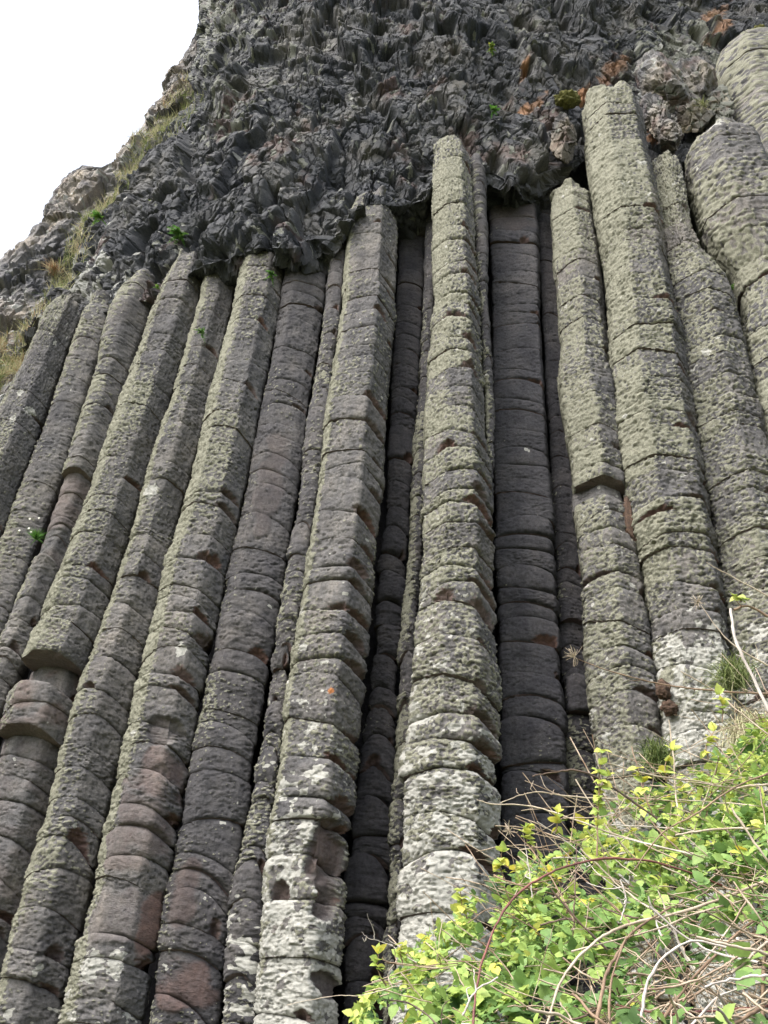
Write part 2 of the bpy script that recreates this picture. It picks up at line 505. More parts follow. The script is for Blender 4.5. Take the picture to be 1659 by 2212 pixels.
column("column with chipped red-brown lower blocks and a pale orange-streaked face near its foot", 6.5,
       [(530, 520), (500, 676), (399, 1083), (290, 1489), (200, 1896), (126, 2212)], [(622, 525), (605, 676), (525, 1083), (441, 1489), (366, 1896), (316, 2212)], 515, HEX,
       (.30, .46, .40), (.32, .06, .01), GREY, seed=6, rust=.45, ridge=(-.8, .22, .6),
       spots=[(393, 1408, 13, 'w'), (255, 2085, 22, 'w'), (200, 2090, 26, 'w'), (285, 1580, 7, 'w')],
       bare=[(360, 1580, 45, 28, .15, .06, .35), (345, 1690, 60, 60, .4, .01), (300, 1790, 70, 90, .25, .0), (270, 1985, 75, 60, .12, .0), (325, 1990, 22, 80, .75, .0)])
column("dark recessed column with scattered tufts of lichen and a bare buff patch near its foot", 6.45,
       [(622, 530), (605, 676), (526, 1083), (442, 1489), (367, 1896), (318, 2212)], [(712, 520), (700, 676), (640, 1083), (577, 1489), (507, 1896), (470, 2212)], 520, FLATB,
       (.36, .26, .14), (.22, .04, .02), DARK, seed=7, rust=.15, rough=.8,
       bare=[(395, 1935, 34, 75, .25, .0, .30), (395, 2130, 75, 60, .45, .0, .2), (590, 1010, 32, 110, .12, 0)])
column("slim lichen-flecked column pressed against the left of the pale-edged broad column", 6.3,
       [(714, 515), (700, 676), (641, 1083), (578, 1489), (507, 1896), (470, 2212)], [(752, 500), (738, 676), (686, 1083), (623, 1489), (576, 1896), (549, 2212)], 505,
       [(-.94, -.3), (-.97, .1), (-.5, .55), (.6, .75), (1, .5), (.94, -.3)],
       (.46, .50, .20), (.62, .12, .01), DARK, seed=8, rust=.1, joint=1.1, left_bias=.1)
column("broad column with a straight pale edge line running down its left side", 6.25,
       [(757, 425), (748, 560), (738, 676), (686, 1083), (623, 1489), (576, 1896), (549, 2212)], [(862, 420), (854, 676), (824, 1083), (790, 1489), (746, 1896), (735, 2212)], 425,
       [(-.94, -.3), (-1.0, .12), (-.86, .50), (.30, .86), (.97, .14), (.94, -.3)],
       (.50, .46, .48), (.74, .26, .01), GREY, seed=9, rust=.55, joint=1.2, left_bias=.05, ridge=(-.93, .10, .8),
       spots=[(715, 1505, 6, 'o'), (650, 1310, 8, 'w'), (655, 1400, 9, 'w')],
       bare=[(705, 1840, 40, 60, .45, .07), (700, 1935, 34, 50, .3, .06), (712, 2130, 36, 30, .25, .05)])
column("narrow dark recessed column between the pale-edged column and the tall lichened one", 6.7,
       [(862, 440), (854, 676), (834, 1083), (795, 1489), (747, 1896), (735, 2212)], [(920, 440), (914, 676), (888, 1083), (858, 1489), (845, 1896), (835, 2212)], 440, FLATB,
       (.16, .10, .08), (.12, .03, 0), PURP, seed=10, rust=.1, rough=.9, joint=1.6, jz=8)
column("thin sliver of a column tucked behind the left side of the tall lichened column", 6.45,
       [(922, 400), (914, 676), (888, 1083), (859, 1489), (845, 1896), (835, 2212)], [(945, 400), (938, 676), (918, 1083), (896, 1489), (874, 1896), (860, 2212)], 395, LEFTY,
       (.45, .42, .15), (.25, .05, .01), DARK, seed=11, rust=.05, joint=1.2)
column("tall yellow-grey lichened column in the middle, whitish below with domed blocks", 6.05,
       [(950, 285), (936, 345), (933, 676), (914, 1083), (892, 1489), (870, 1896), (848, 2212)],
       [(1006, 285), (1013, 330), (1022, 500), (1036, 676), (1047, 800), (1054, 940), (1064, 1083), (1075, 1489), (1081, 1896), (1086, 2212)], 285,
       [(-.94, -.3), (-.99, .05), (-.42, .60), (.38, .74), (.97, .12), (.94, -.3)],
       (.52, .54, .64), (.95, .52, .02), GREY, seed=12, rust=.55, joint=1.5, left_bias=.3, rough=1.15, taper=.6, jz=5.6)
column("thin cracked sliver of rock along the upper right side of the tall lichened column", 6.1,
       [(1010, 345), (1022, 500), (1036, 676), (1047, 800), (1054, 940), (1058, 1060)], [(1050, 330), (1055, 500), (1058, 676), (1063, 860), (1066, 1060)], 330,
       [(-.94, -.3), (-.9, .3), (0, .8), (.9, .3), (.94, -.3)], (.5, .5, .3), (.05, .05, .05), DARK, seed=13, rust=.05, bottom=1072)
column("wide flat dark column recessed under the overhang, right of the tall lichened column", 6.65,
       [(1056, 405), (1060, 676), (1066, 1083), (1078, 1489), (1084, 1896), (1088, 2212)], [(1156, 400), (1168, 676), (1191, 1083), (1215, 1489), (1231, 1896), (1240, 2212)], 398, FLAT,
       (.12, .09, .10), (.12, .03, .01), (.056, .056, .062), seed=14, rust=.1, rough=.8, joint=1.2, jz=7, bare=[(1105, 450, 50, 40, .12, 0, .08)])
column("narrow dark column in the shaded slot, with small broken blocks low down", 6.8,
       [(1157, 390), (1169, 676), (1193, 1083), (1217, 1489), (1231, 1896)], [(1196, 380), (1212, 676), (1252, 1083), (1280, 1489), (1300, 1896)], 388, FLATB,
       (.42, .22, .02), (.10, .03, 0), PURP, seed=15, rust=.05, rough=.8, joint=.8,
       segs=[(1330, 1450, dict(dv=-.05)), (1460, 1530, dict(dv=.10))])
column("yellow lichened column split by a wide open joint, its middle part jutting out", 6.2,
       [(1192, 400), (1200, 525), (1210, 650), (1214, 737), (1206, 838), (1231, 963), (1243, 1088), (1260, 1238), (1276, 1489), (1300, 1700)],
       [(1272, 360), (1284, 450), (1305, 565), (1316, 737), (1322, 813), (1340, 913), (1353, 1040), (1368, 1120), (1384, 1200), (1405, 1338), (1418, 1489), (1440, 1700)], 375, LEFTY,
       (.46, .46, .54), (.80, .40, .03), GREY, seed=16, rust=.35, rough=1.1, taper=.8,
       segs=[(360, 782, dict(dv=-.10)), (782, 1042, dict(dv=.04)), (1042, 1085, dict(dv=-.09, lich=.2, smooth=.6))])
column("tall yellow-green lichened column with a mossy head and red chips down its right side", 6.0,
       [(1259, 200), (1272, 360), (1284, 450), (1306, 565), (1317, 737), (1330, 913), (1360, 1083), (1390, 1250), (1420, 1489), (1448, 1700)],
       [(1370, 195), (1387, 265), (1404, 350), (1430, 475), (1450, 635), (1475, 737), (1500, 900), (1531, 1083), (1556, 1250), (1578, 1400), (1592, 1500), (1622, 1800)], 192, HEX,
       (.46, .54, .58), (.95, .66, .08), GREY, seed=17, rust=.55, rough=1.4, taper=1.0, jz=5.0,
       segs=[(192, 268, dict(dv=.03))], spots=[(1530, 1530, 50, 'w'), (1515, 1610, 40, 'w'), (1545, 1440, 30, 'w')])
column("lichened column leaning away below the dark gap, second from the right edge", 5.9,
       [(1404, 318), (1430, 475), (1452, 635), (1476, 737), (1502, 900), (1533, 1083), (1558, 1250), (1580, 1400), (1600, 1600)],
       [(1462, 330), (1478, 400), (1494, 495), (1514, 555), (1552, 600), (1582, 650), (1604, 737), (1640, 900), (1665, 1000), (1720, 1300), (1790, 1650)], 312, LEFTY,
       (.42, .50, .52), (.80, .58, .22), GREY, seed=18, left_bias=.2, rust=.4, rough=1.5, taper=.8, jz=5.0)
column("broad lichened column with a pale top, bulging out at the right edge", 5.8,
       [(1496, 285), (1486, 330), (1497, 400), (1526, 500), (1548, 545), (1592, 590), (1610, 640), (1609, 737), (1642, 900), (1667, 1000), (1722, 1300)],
       [(1592, 272), (1632, 320), (1668, 400), (1700, 500), (1740, 640), (1790, 900), (1850, 1200)], 275, HEX,
       (.48, .56, .62), (.45, .36, .18), GREY, seed=19, left_bias=.1, rust=.3, rough=1.7, taper=.8, jz=5.0, spots=[(1530, 285, 20, 'w')])
column("highest lichened column, rising behind the others at the top right corner", 6.3,
       [(1556, 92), (1548, 150), (1566, 200), (1590, 280), (1620, 360), (1680, 560)], [(1680, 60), (1720, 200), (1760, 360), (1800, 560)], 85, HEX,
       (.48, .54, .60), (.3, .2, .10), GREY, seed=20, left_bias=.0, rust=.3, rough=2.0, taper=1.4, jz=4.0)

# ------------------------------------------------------------------ cliff above the columns
YCOL = ([-300, 60, 200, 350, 480, 650, 800, 900, 980, 1100, 1200, 1300, 1450, 1600, 1900],
        [8.8, 7.95, 7.45, 7.02, 6.62, 6.26, 6.16, 6.2, 6.0, 6.08, 6.04, 6.0, 6.2, 6.3, 6.3])
BOT = ([40, 100, 130, 250, 340, 372, 420, 455, 520, 560, 622, 660, 700, 716, 745, 765, 800, 862, 920, 934, 960, 1000, 1050, 1056, 1080, 1140, 1170, 1195, 1240, 1262, 1300, 1372, 1395, 1404, 1440, 1478, 1495, 1520, 1590, 1640, 1800],
       [760, 682, 655, 640, 612, 596, 566, 556, 534, 522, 525, 520, 506, 520, 490, 460, 436, 440, 425, 400, 400, 390, 370, 366, 384, 402, 396, 372, 350, 330, 320, 320, 330, 345, 345, 345, 345, 345, 345, 300, 300])
BOT = (BOT[0], [y + float(np.interp(x, [240, 460, 700, 760], [30, 14, 12, 6])) for x, y in zip(*BOT)])
TOPL = ([40, 60, 100, 130, 160, 200, 255, 310, 365, 415, 432, 437, 443, 452, 1900],
        [755, 735, 672, 612, 552, 482, 412, 335, 265, 205, 110, 30, -40, -140, -140])

def cover_fields(px, py, p, seed):
    """what grows on the rock: greenish crust, pale crust, brown iron, orange lichen"""
    n1 = fbm(p[..., 0] * 1.2, p[..., 1] * 1.2, p[..., 2] * .8, seed, 3)
    n2 = fbm(p[..., 0] * 7, p[..., 1] * 7, p[..., 2] * 6, seed + 4, 3)
    n3 = fbm(p[..., 0] * 4, p[..., 1] * 4, p[..., 2] * 4, seed + 9, 3)
    return n1, n2, n3

def rock_sheet(name, px, py, Y, amp, seed, aniso=1.0):
    """px, py, Y: grids. Returns points after breaking the sheet up into blocks."""
    base = at(px, py, Y)
    du_ = np.gradient(base, axis=1); dv_ = np.gradient(base, axis=0)
    nrm = np.cross(du_, dv_); nrm /= np.linalg.norm(nrm, axis=-1, keepdims=True) + 1e-9
    flip = np.sign((nrm * (CAM - base)).sum(-1, keepdims=True)); nrm = nrm * np.where(flip == 0, 1, flip)
    return base, nrm

def near_poly(px, py, poly):
    d = np.full(px.shape, 1e9)
    for (x0, y0), (x1, y1) in zip(poly[:-1], poly[1:]):
        vx, vy = x1 - x0, y1 - y0
        t = np.clip(((px - x0) * vx + (py - y0) * vy) / (vx * vx + vy * vy), 0, 1)
        d = np.minimum(d, np.hypot(px - x0 - t * vx, py - y0 - t * vy))
    return d

def blur2(a, n):
    for _ in range(n):
        a = a.copy()
        a[1:-1] = (a[:-2] + 2 * a[1:-1] + a[2:]) / 4
        a[:, 1:-1] = (a[:, :-2] + 2 * a[:, 1:-1] + a[:, 2:]) / 4
    return a

def build_cliff():
    nr, nc = 440, 800
    t = np.linspace(0, 1, nr)[:, None]; sg = np.linspace(0, 1, nc)[None, :]
    lx, ly = np.array(TOPL[0][:-1], float)[::-1], np.array(TOPL[1][:-1], float)[::-1]
    yl = -140 + 895 * t; xl = np.interp(yl, ly, lx)
    xr, yr = 1800 + 0 * t, -140 + (140 + BOT[1][-1]) * t
    xt, yt = 452 + 1348 * sg, -140 + 0 * sg
    xb = 40 + 1760 * sg; yb = np.interp(xb, *BOT)
    c00, c01, c10, c11 = (452, -140), (1800, -140), (40, 755), (1800, float(BOT[1][-1]))
    yb = yb + (755 - yb[0, 0]) * (1 - sg) ** 40
    bl = lambda k: (1 - t) * (1 - sg) * c00[k] + (1 - t) * sg * c01[k] + t * (1 - sg) * c10[k] + t * sg * c11[k]
    px = (1 - sg) * xl + sg * xr + (1 - t) * xt + t * xb - bl(0)
    py = (1 - sg) * yl + sg * yr + (1 - t) * yt + t * yb - bl(1)
    B = np.interp(px, *BOT)
    Y0 = np.interp(px, *YCOL)
    elev = np.clip(B - py, 0, 900)
    Y = Y0 + .0016 * elev + .9 * np.exp(-near_poly(px, py, list(zip(TOPL[0][:-1], TOPL[1][:-1]))) / 32.0)
    # rounded buttresses and a hollow zone over the recessed columns
    Y += .22 * np.sin(px / 210.0 + py / 260.0) - .12 * np.exp(-((px - 640) / 160) ** 2 - ((py - 430) / 130) ** 2)
    Y -= .25 * np.exp(-((px - 1120) / 55) ** 2 - ((py - 370) / 50) ** 2)
    Y += .30 * np.exp(-((px - 1440) / 70) ** 2 - ((py - 260) / 90) ** 2)
    ntop, nbot = 26, 22
    dyt = np.linspace(1.5, .06, ntop); dyb = np.linspace(.04, .95, nbot)
    base = at(px, py, Y)
    L3 = np.stack([base[:, 0] + np.array([.1 * a, a, -.15 * a]) for a in dyt], 1)
    base = np.concatenate([L3, base], 1)
    B3 = np.stack([base[-1] + np.array([0, a, .03 * a]) for a in dyb])
    base = np.concatenate([base, B3], 0)
    pad = lambda a: np.concatenate([np.concatenate([np.repeat(a[:, :1], ntop, 1), a], 1), np.repeat(np.concatenate([np.repeat(a[:, :1], ntop, 1), a], 1)[-1:], nbot, 0)], 0)
    px, py = pad(px), pad(py)
    nrm = np.cross(np.gradient(base, axis=1), np.gradient(base, axis=0))
    nrm /= np.linalg.norm(nrm, axis=-1, keepdims=True) + 1e-9
    if (nrm * (CAM - base)).sum(-1).mean() < 0: nrm = -nrm
    for _ in range(6):
        nrm[1:-1] = (nrm[:-2] + nrm[1:-1] + nrm[2:]) / 3; nrm[:, 1:-1] = (nrm[:, :-2] + nrm[:, 1:-1] + nrm[:, 2:]) / 3
    nrm /= np.linalg.norm(nrm, axis=-1, keepdims=True) + 1e-9
    # blocks lean to the right as they do in the photograph
    q = base.copy(); q[..., 0] += .35 * base[..., 2] * .3
    wv = .20 * fbm(q[..., 0] * 2, q[..., 1] * 2, q[..., 2] * 2, 61, 2) + .07 * perlin(q[..., 0] * 7, q[..., 1] * 7, q[..., 2] * 7, 66)
    rgh = np.clip(.75 + 1.3 * fbm(q[..., 0] * 1.1, q[..., 1] * 1.1, q[..., 2] * 1.1, 68, 2), .1, 1.7)
    qw = q + wv[..., None] * np.array([1, .6, -1.0])
    f1, e1 = facets(qw, (1.2, 1.2, .55), 1, 1.5)
    f2, e2 = facets(qw, (3.2, 3.2, 1.5), 2, 1.5)
    f3, e3 = facets(qw, (8, 8, 4.2), 3)
    f4, e4 = facets(qw, (18, 18, 10), 4)
    f1, f2 = blur2(f1, 5), blur2(f2, 2)
    big = fbm(q[..., 0] * .7, q[..., 1] * .7, q[..., 2] * .5, 40, 2)
    hol = fbm(q[..., 0] * 2.0, q[..., 1] * 2, q[..., 2] * 1.5, 44, 2)
    right = sstep(1330, 1420, px) * sstep(80, 140, py)
    k = 1 - .45 * right
    d = .20 * big + .19 * f1 + (.062 * f2 * (.5 + .5 * rgh) + .019 * f3 * rgh + .0065 * f4 * rgh) * k
    d -= .27 * sstep(.22, .6, hol) * k
    d -= .07 * sstep(.09, .0, e2) * k + .025 * sstep(.12, 0, e3)
    P = base + nrm * d[..., None]
    n1, n2, n3 = cover_fields(px, py, base, 70)
    gl = .30 + .28 * n1 + .34 * sstep(800, 420, px) * sstep(420, 60, py) + .45 * np.exp(-((px - 1480) / 110) ** 2 - ((py - 110) / 80) ** 2)
    gl += .25 * np.exp(-((px - 1140) / 45) ** 2 - ((py - 60) / 90) ** 2)
    lm = sstep(0, .3, (.5 + .8 * n2) - (1 - gl)) * .8
    wl_ = .06 + .55 * np.exp(-((px - 1440) / 90) ** 2 - ((py - 210) / 85) ** 2) + .22 * sstep(500, 380, px) * sstep(.3, .5, n1 + .4) + .45 * np.exp(-((px - 200) / 80) ** 2 - ((py - 600) / 60) ** 2)
    wm = sstep(0, .12, (.5 + .8 * n3) - (1 - wl_)) * .7
    ru = sstep(.15, .5, n1 + .4 * n3 - .1) * .45 + .4 * sstep(0, .3, n3) * np.exp(-((px - 1440) / 80) ** 2 - ((py - 185) / 40) ** 2)
    ora = np.zeros_like(px)
    for x, y, rx, ry in ((1131, 155, 11, 20), (1150, 222, 32, 12), (1130, 235, 14, 10), (1262, 184, 24, 16), (1325, 148, 38, 26), (1548, 25, 34, 18), (1556, 66, 30, 18), (1412, 290, 18, 26)):
        qd = ((px - x) / rx) ** 2 + ((py - y + .6 * (px - x)) / ry) ** 2
        ora = np.maximum(ora, sstep(1.3, .2, qd + 1.3 * n3 + .5 * n2) * (.75 if rx < 30 else .5))
    cov = np.stack([lm, wm, ru, ora], -1)
    nr2, nc = P.shape[:2]
    me = mesh_from("cliff_face", P.reshape(-1, 3), grid_faces(nr2, nc)[:, ::-1], None, False, cov)
    o = link("cliff_face", me, M_cliff, None, (.066, .070, .076))
    o['kind'] = 'structure'
    return P, px, py

cliffP, cliffpx, cliffpy = build_cliff()

# rock face behind the columns, closing every gap between them
def build_back():
    xs = np.linspace(0, 1, 70); t = np.linspace(0, 1, 40)
    xl = float(at(96., 690., 7.55)[0]) + .12
    X = xl + (6.5 - xl) * xs
    Yb = np.interp(X, [-8.5, -4.5, -2, 0, 3, 6.5], [8.6, 8.2, 7.5, 7.25, 7.2, 7.0])
    # its top follows the heads of the columns, a little lower
    w = at(np.array(BOT[0], float), np.array(BOT[1], float) + 10, np.interp(BOT[0], *YCOL) + .6)
    o_ = np.argsort(w[:, 0]); zt = np.interp(X, w[o_, 0], w[o_, 2])
    Z = -.3 + (zt + .3)[None, :] * t[:, None]
    P = np.stack([np.broadcast_to(X, Z.shape), np.broadcast_to(Yb, Z.shape), Z], -1).copy()
    P[..., 1] += .1 * perlin(P[..., 0], P[..., 1], P[..., 2], 3)
    side = P[:, :1].copy(); side[..., 1] += 3
    topb = np.concatenate([side, P], 1)[-1:].copy(); topb[..., 1] += 3
    P = np.concatenate([np.concatenate([side, P], 1), topb], 0)
    me = mesh_from("rock_core", P.reshape(-1, 3), grid_faces(41, 71), None, True, np.zeros((41 * 71, 4)))
    o = link("rock_core", me, M_cliff, None, PURP)
    o['kind'] = 'structure'

# ------------------------------------------------------------------ ridge further back on the left
SKY = ([40, 80, 130, 170, 225, 280, 310, 360, 370, 380, 410, 450, 480, 510, 535, 560, 600, 700, 1100, 2500],
       [452, 425, 390, 360, 330, 300, 270, 247, 225, 165, 130, 100, 92, 58, 30, 0, -60, -200, -600, -1900])
def build_ridge():
    nr, nc = 480, 240
    py1 = np.concatenate([np.linspace(55, 1100, 420), np.linspace(1110, 2450, 60)])
    left = np.interp(py1, *SKY)
    left = left + 7 * perlin(py1 / 16, py1 * 0, py1 * 0, 3) + 4 * perlin(py1 / 6, py1 * 0, py1 * 0, 5)
    right = np.interp(py1, [55, 200, 420, 620, 740, 900, 1100, 2450], [560, 520, 380, 260, 200, 130, 60, -160])
    s = np.linspace(0, 1, nc) ** 1.15
    px = left[:, None] + (right - left)[:, None] * s[None, :]
    py = np.broadcast_to(py1[:, None], px.shape).copy()
    Y = np.interp(py, [50, 300, 600, 800, 1100], [10.2, 9.9, 9.1, 8.5, 8.1]) + .8 * np.exp(-(px - left[:, None]) / 26.0)
    base, nrm = rock_sheet('r', px, py, Y, 1, 3)
    f1, e1 = facets(base, (.9, .9, .7), 11)
    base2 = base + .15 * fbm(base[..., 0] * 2, base[..., 1] * 2, base[..., 2] * 2, 55, 2)[..., None]
    f2, e2 = facets(base2, (2.6, 2.6, 1.5), 12)
    f3, e3 = facets(base2, (7, 7, 4.5), 13)
    big = fbm(base[..., 0] * .8, base[..., 1] * .8, base[..., 2] * .6, 50, 2)
    d = .25 * big + .20 * f1 + .12 * f2 + .05 * f3 - .05 * sstep(.1, 0, e2) + .05 * fbm(base[..., 0] * 9, base[..., 1] * 9, base[..., 2] * 7, 57, 2)
    d *= .35 + .65 * sstep(0, .12, s)[None, :]
    P = base + nrm * d[..., None]
    ex = []
    for dy, dx in ((5, .8), (2.2, .3), (.8, .1)):
        r = P[:, :1].copy(); r[..., 1] += dy; r[..., 0] += dx; ex.append(r)
    P = np.concatenate(ex + [P], 1)
    pad = lambda a: np.concatenate([np.repeat(a[:, :1], 3, 1), a], 1)
    px, py, base = pad(px), pad(py), pad(base)
    n1, n2, n3 = cover_fields(px, py, base, 90)
    lm = sstep(0, .3, (.5 + .8 * n2) - (1 - (.22 + .2 * n1))) * .7
    wl_ = .28 + .3 * np.exp(-((px - 300) / 60) ** 2 - ((py - 330) / 70) ** 2) + .25 * sstep(560, 700, py)
    wm = sstep(0, .15, (.5 + .8 * n3) - (1 - wl_)) * .75
    ru = sstep(.1, .6, n1 + .5 * n3) * .3 + .2 * sstep(600, 700, py) * sstep(-.1, .4, n3)
    me = mesh_from("rocky_ridge", P.reshape(-1, 3), grid_faces(*P.shape[:2])[:, ::-1], None, False, np.stack([lm, wm, ru, 0 * lm], -1))
    o = link("rocky_ridge", me, M_cliff, None, (.20, .193, .188))
    o['kind'] = 'structure'
    return P, px, py
ridgeP, ridgepx, ridgepy = build_ridge()
build_back()

# ------------------------------------------------------------------ loose angular blocks at the upper right
def rock_block(label, px, py, Y, sx, sy, sz, seed, tone=(.165, .162, .158), lich=.3, pale=.3):
    rg = np.random.default_rng(seed)
    nu_, nv_ = 90, 56
    th, ph = np.meshgrid(np.linspace(0, 2 * np.pi, nu_, endpoint=False), np.linspace(.001, np.pi - .001, nv_))
    D = np.stack([np.sin(ph) * np.cos(th), np.sin(ph) * np.sin(th), np.cos(ph)], -1)
    r = np.full(D.shape[:2], 9.0)
    for k in range(13):
        nrm = rg.normal(size=3); nrm /= np.linalg.norm(nrm)
        r = np.minimum(r, rg.uniform(.62, .98) / np.maximum((D * nrm).sum(-1), 1e-3))
    r = np.minimum(r, 1.25)
    V = D * r[..., None] * np.array([sx, sy, sz])
    n2 = fbm(V[..., 0] * 6 + seed, V[..., 1] * 6, V[..., 2] * 6, seed, 3)
    f_, e_ = facets(V + seed, (7, 7, 7), seed)
    V = V + D * (.035 * n2 + .035 * f_ - .04 * sstep(.12, 0, e_))[..., None]
    idx = np.arange(nv_)[:, None] * nu_ + np.arange(nu_)[None, :]
    nx_ = np.roll(idx, -1, 1)
    F = np.stack([idx[:-1], idx[1:], nx_[1:], nx_[:-1]], -1).reshape(-1, 4)
    lm = sstep(0, .25, .5 + .8 * n2 - (1 - lich)); wm = sstep(0, .25, .5 - .8 * n2 - (1 - pale)) * .7
    ru = .5 * sstep(.1, .5, fbm(V[..., 0] * 3, V[..., 1] * 3, V[..., 2] * 3 + seed, 5, 2))
    o = link("rock_block", mesh_from("rock_block", V.reshape(-1, 3), F, None, False, np.stack([lm, wm, ru, 0 * lm], -1)), M_cliff, None, tone)
    o.location = at(float(px), float(py), Y)
    return tag(o, label, "rock", "angular rock blocks at the upper right")
rock_block("pale overhanging rock right of the mossy-headed column's top, below the orange lichen", 1432, 186, 6.15, .36, .3, .85, 3)
rock_block("long pale rock slab reaching up to the highest column", 1498, 196, 6.3, .34, .3, .80, 8, pale=.2)
rock_block("cracked grey rock wedged right beside the mossy-headed column", 1420, 258, 6.2, .24, .25, .6, 12)
rock_block("grey block above the top of the broad pale-topped column", 1500, 252, 6.25, .30, .25, .55, 21, tone=(.17, .165, .155), lich=.4)
rock_block("lichened block between the highest column and the broad pale-topped column", 1552, 236, 6.25, .24, .25, .6, 27, tone=(.14, .14, .13), lich=.6, pale=.15)
rock_block("small grey rock above the column that leans away at the right", 1450, 296, 6.12, .2, .2, .4, 33)
rock_block("dark jagged rock under the moss cushion, left of the mossy-headed column", 1218, 285, 6.05, .2, .2, .6, 40, tone=(.11, .105, .10), lich=.2, pale=.1)

# ------------------------------------------------------------------ ground in front
def build_ground():
    g = np.concatenate([-np.geomspace(4, 900, 24)[::-1], np.linspace(-3.6, 12, 60), np.geomspace(13, 900, 24)])
    gy = np.concatenate([-np.geomspace(4, 900, 24)[::-1], np.linspace(-3.6, 9, 60), np.geomspace(10, 900, 20)])
    X, Yg = np.meshgrid(g, gy)
    Z = .04 * perlin(X * .8, Yg * .8, 0 * X, 2) + 1.25 * sstep(.2, 2.6, X) * sstep(1.4, 3.4, Yg) * sstep(30, 9, np.hypot(X, Yg)) + .25 * sstep(2.5, 5.5, Yg) * sstep(40, 10, np.hypot(X, Yg))
    Z += -6 * sstep(-6, -60, Yg) 
    mt, n, l, b = newmat("rough_grass_ground")
    co = n.new("ShaderNodeTexCoord").outputs['Object']
    l.new(ramp(n, l, noise(n, l, co, 2.5, 6, .7), [(.3, (.045, .05, .02)), (.55, (.085, .095, .035)), (.75, (.13, .11, .06))]), b.inputs['Base Color'])
    b.inputs['Roughness'].default_value = .95
    bp = n.new("ShaderNodeBump"); bp.inputs['Strength'].default_value = .8; bp.inputs['Distance'].default_value = .05
    l.new(noise(n, l, co, 30, 5, .7), bp.inputs['Height']); l.new(bp.outputs[0], b.inputs['Normal'])
    me = mesh_from("ground", np.stack([X, Yg, Z], -1).reshape(-1, 3), grid_faces(*X.shape))
    o = link("ground", me, mt); o['kind'] = 'structure'
build_ground()

# ------------------------------------------------------------------ plants
def leaf_material(name, stops, transl=.35, rough=.5):
    mt, n, l, b = newmat(name)
    a = n.new("ShaderNodeAttribute"); a.attribute_name = 'tone'
    sep = n.new("ShaderNodeSeparateColor"); l.new(a.outputs['Color'], sep.inputs[0])
    col = ramp(n, l, sep.outputs[0], stops)
    co = n.new("ShaderNodeTexCoord").outputs['Object']
    v = ramp(n, l, noise(n, l, co, 60, 3, .6), [(.3, (.8, .8, .8)), (.7, (1.15, 1.15, 1.15))])
    col = mix(n, l, 1.0, col, v, 'MULTIPLY')
    l.new(col, b.inputs['Base Color']); b.inputs['Roughness'].default_value = rough
    b.inputs['Specular IOR Level'].default_value = .3
    tr = n.new("ShaderNodeBsdfTranslucent"); l.new(col, tr.inputs['Color'])
    ms = n.new("ShaderNodeMixShader"); ms.inputs[0].default_value = transl
    out = n["Material Output"]
    l.new(b.outputs[0], ms.inputs[1]); l.new(tr.outputs[0], ms.inputs[2]); l.new(ms.outputs[0], out.inputs['Surface'])
    return mt

M_leaf = leaf_material("bramble_leaf", [(0, (.055, .115, .045)), (.35, (.18, .305, .09)), (.65, (.36, .47, .12)), (.85, (.53, .57, .14)), (1, (.62, .51, .07))])
M_grass = leaf_material("cliff_grass", [(0, (.05, .10, .03)), (.35, (.16, .20, .06)), (.6, (.43, .42, .26)), (.8, (.44, .39, .26)), (1, (.30, .14, .06))], .25, .7)
M_fern = leaf_material("fern_green", [(0, (.03, .10, .02)), (.5, (.09, .22, .04)), (.8, (.22, .30, .06)), (1, (.5, .42, .08))], .3)

def frames(d, up):
    d = d / (np.linalg.norm(d, axis=-1, keepdims=True) + 1e-9)
    x = np.cross(d, up); x /= np.linalg.norm(x, axis=-1, keepdims=True) + 1e-9
    n_ = np.cross(x, d)
    return x, d, n_

# one leaflet: toothed oval, folded along the midrib, tip drooping (length 1 along y)
def leaflet_template():
    ys = np.array([0, .10, .24, .40, .56, .72, .86, 1.0])
    ws = np.array([0, .20, .33, .38, .345, .25, .13, 0])
    vs_, fs = [], []
    for i, (y, w) in enumerate(zip(ys, ws)):
        droop = -.16 * y * y
        tooth = 1 + (.08 if i % 2 else -.06)
        vs_.append((0, y, droop))
        vs_.append((-w * tooth, y - .02, droop + .26 * w)); vs_.append((w * tooth, y - .02, droop + .26 * w))
    for i in range(len(ys) - 1):
        a, b = 3 * i, 3 * (i + 1)
        fs.append((a, b, b + 1, a + 1)); fs.append((a, a + 2, b + 2, b))
    return np.array(vs_), np.array(fs)
LT_V, LT_F = leaflet_template()

def place_leaflets(pos, dirs, ups, size, tone, width=1.0):
    x, y, z = frames(dirs, ups)
    V = pos[:, None, :] + size[:, None, None] * (LT_V[None, :, 0:1] * x[:, None, :] * width + LT_V[None, :, 1:2] * y[:, None, :] + LT_V[None, :, 2:3] * z[:, None, :])
    n, k = len(pos), len(LT_V)
    F = (LT_F[None] + (np.arange(n) * k)[:, None, None]).reshape(-1, 4)
    T = np.zeros((n, k, 4)); T[..., 0] = tone[:, None]; T[..., 3] = 1
    return V.reshape(-1, 3), F, T.reshape(-1, 4)

